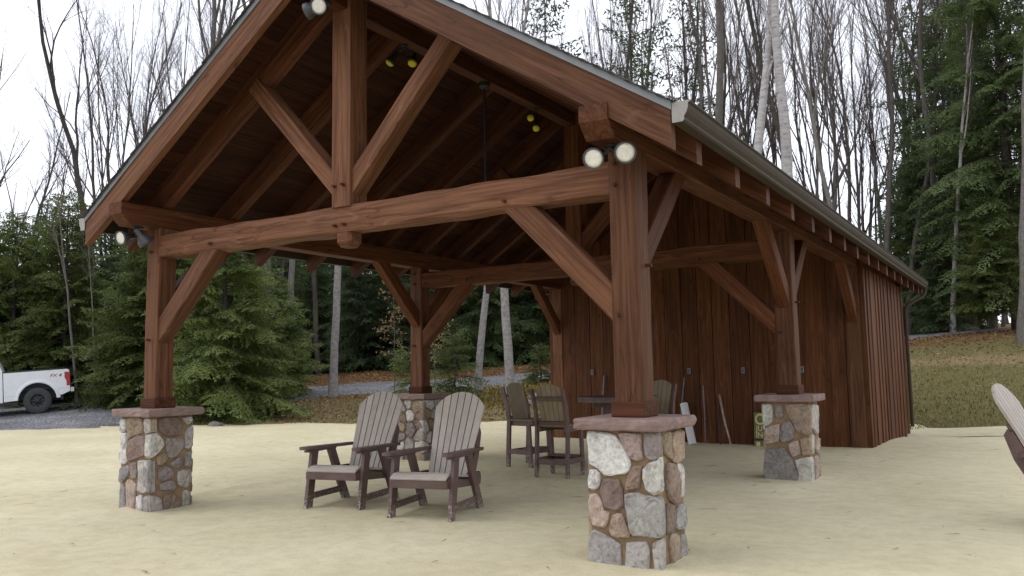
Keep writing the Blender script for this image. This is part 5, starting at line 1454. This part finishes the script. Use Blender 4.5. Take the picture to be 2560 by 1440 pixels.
# beech saplings holding tan leaves
def beech(seed, H):
    rg = random.Random(seed); T = Tubes(); tri = []
    pts = [(0.02*math.sin(i), .03*math.cos(i*1.7), H*i/6) for i in range(7)]; T.add(pts, np.linspace(.02, .005, 7), 5)
    for b in range(22):
        z = H*rg.uniform(.3, .98); az = rg.uniform(0, 6.28); L = rg.uniform(.4, 1.1)*(1.2-z/H*.7)
        q = [(math.cos(az)*L*t, math.sin(az)*L*t, z+.18*L*t) for t in (0, .35, .7, 1)]; T.add(q, np.linspace(.007, .003, 4), 3)
        for k in range(13):
            t = rg.uniform(.3, 1.05); p = np.array([math.cos(az)*L*t, math.sin(az)*L*t, z+.18*L*t])+np.array([rg.gauss(0, .07) for _ in range(3)])
            d = np.array([rg.gauss(0, 1), rg.gauss(0, 1), -.8]); d /= np.linalg.norm(d); w = np.cross(d, [rg.gauss(0, 1), rg.gauss(0, 1), rg.gauss(0, 1)]); w /= np.linalg.norm(w)
            m = p+d*.045
            tri.append(np.stack([p, m+w*.026, p+d*.095])); tri.append(np.stack([p, p+d*.095, m-w*.026]))
    A = np.concatenate(tri).reshape(-1, 3)
    return T.mesh('stem', MT['twig']), fast_mesh('leaves', A, np.arange(len(A)).reshape(-1, 3), MT['beech_leaf'])
for px, dep, H, lab in ((985, 30, 4.4, 'beech sapling with tan dry leaves left of the rear left post'), (1085, 31, 3.4, 'beech sapling with orange dry leaves right of the rear left post')):
    me = beech(int(px), H); x, y = spot(px, dep)
    rt0 = thing('beech_sapling', lab, 'sapling', (x, y, hz(x, y)), 0, 'dry leaved beech saplings')
    link('stem', me[0], rt0); link('leaves', me[1], rt0)

# rocks
def rock(x, y, s, label, flat=.6):
    rg = random.Random(int(x*100+y*10)); V = []; Fc = []; n, m = 9, 6
    for j in range(m+1):
        ph = math.pi*j/m
        for i in range(n):
            th = 2*math.pi*i/n; k = s*(1+.22*mnoise.noise((math.cos(th)*1.3+x, math.sin(th)*1.3+y, j*.6)))
            V.append((k*math.sin(ph)*math.cos(th)*1.3, k*math.sin(ph)*math.sin(th), k*math.cos(ph)*flat))
    for j in range(m):
        for i in range(n):
            Fc.append((j*n+i, (j+1)*n+i, (j+1)*n+(i+1) % n, j*n+(i+1) % n))
    o = MB().add(V, Fc).build('rock', MT['rock'], loc=(x, y, hz(x, y)+s*flat*.25), rot=(0, 0, rg.uniform(0, 6)))
    tag(o, label, 'rock', 'rocks at the edge of the grass')
for px, dep, s, lab in ((545, 24.9, .20, 'flat grey rock at the sand edge by the left pier'), (632, 25.8, .18, 'small rock at sand edge right of the left pier'), (1155, 30, .24, 'pale round rock beside the slim pale trunk'),
                        (1310, 28.5, .26, 'pale rock among roots behind the tall chairs'), (1345, 29.2, .34, 'long pale rock near the shed left corner'), (2410, 36.5, .4, 'grey boulder at the forest edge behind the shed')):
    x, y = spot(px, dep); rock(x, y, s, lab)

# ------------------------------------------------------------------ ground cover
def scatter(name, n, mat, xr, yr, smin, smax, h0, h1, w, lie, seed, cond=None, label=''):
    rg = np.random.RandomState(seed); X = rg.uniform(*xr, n*3); Y = rg.uniform(*yr, n*3); s = sdist(X, Y)
    k = (s > smin) & (s < smax) & (gravel_mask(X, Y) < -.35)
    if cond is not None: k &= cond(X, Y, s, rg)
    X, Y = X[k][:n], Y[k][:n]; Z = height(X, Y)+.004; m = len(X)
    az = rg.uniform(0, 6.283, m); h = rg.uniform(h0, h1, m); el = rg.normal(lie, .35, m)
    d = np.stack([np.cos(az)*np.cos(el), np.sin(az)*np.cos(el), np.abs(np.sin(el))+.05], 1)
    pa = az+rg.uniform(.8, 2.2, m); wv = np.stack([np.cos(pa), np.sin(pa), rg.normal(0, .25, m)], 1)*(w*rg.uniform(.6, 1.4, m))[:, None]
    p = np.stack([X, Y, Z], 1); V = np.stack([p-wv, p+wv, p+d*h[:, None]], 1).reshape(-1, 3)
    o = link(name, fast_mesh(name, V, np.arange(len(V)).reshape(-1, 3), mat))
    return tag(o, label, 'ground cover', kind='stuff')
scatter('grass', 60000, MT['grass'], (-16, 16), (8, 34), 0.0, 9.5, .04, .12, .012, 1.1, 1, lambda X, Y, s, rg: rg.rand(len(X)) < np.where(X > 2, .9, .45)*np.clip(1.15-s/9, .1, 1), 'short rough grass on the bank round the sand')
scatter('leaf_litter', 42000, MT['litter'], (-26, 16), (4, 40), 0.15, 16, .05, .12, .03, .15, 2, lambda X, Y, s, rg: rg.rand(len(X)) < np.where(X > 2, np.clip(.12+(s-7)/9, .1, .8), .85), 'fallen brown leaves scattered on the forest edge')
scatter('ground_cover', 5000, MT['fern'], (-10, -1), (15, 26), 2.5, 9, .08, .22, .03, .8, 3, None, 'yellow green low plants round the pale trunks')

# twigs and leaf scraps on the sand
rg = np.random.RandomState(9); n = 520
X = rg.uniform(-14, 11, n); Y = rg.uniform(-3.5, 15, n); V = []
k = (sdist(X, Y) < -.3) & ~((X > XS0-.2) & (X < XS1+.2) & (Y > YS0-.2))
X, Y = X[k], Y[k]; Z = sand_z(X, Y)+.012; m = len(X)
az = rg.normal(.5, .9, m); L = rg.gamma(2.0, .022, m)+.015; wd = rg.uniform(.003, .009, m)
for x, y, z, a, l, w_ in zip(X, Y, Z, az, L, wd):
    dx, dy = math.cos(a)*l, math.sin(a)*l; px_, py_ = -math.sin(a)*w_, math.cos(a)*w_
    V += [(x-dx-px_, y-dy-py_, z), (x+dx-px_, y+dy-py_, z+.004), (x+dx*.7+px_, y+dy*.7+py_, z+.007)]
o = link('sand_debris', fast_mesh('sand_debris', V, np.arange(len(V)).reshape(-1, 3), MT['litter']))
tag(o, 'scattered twigs and leaf scraps lying on the sand', 'debris', kind='stuff')
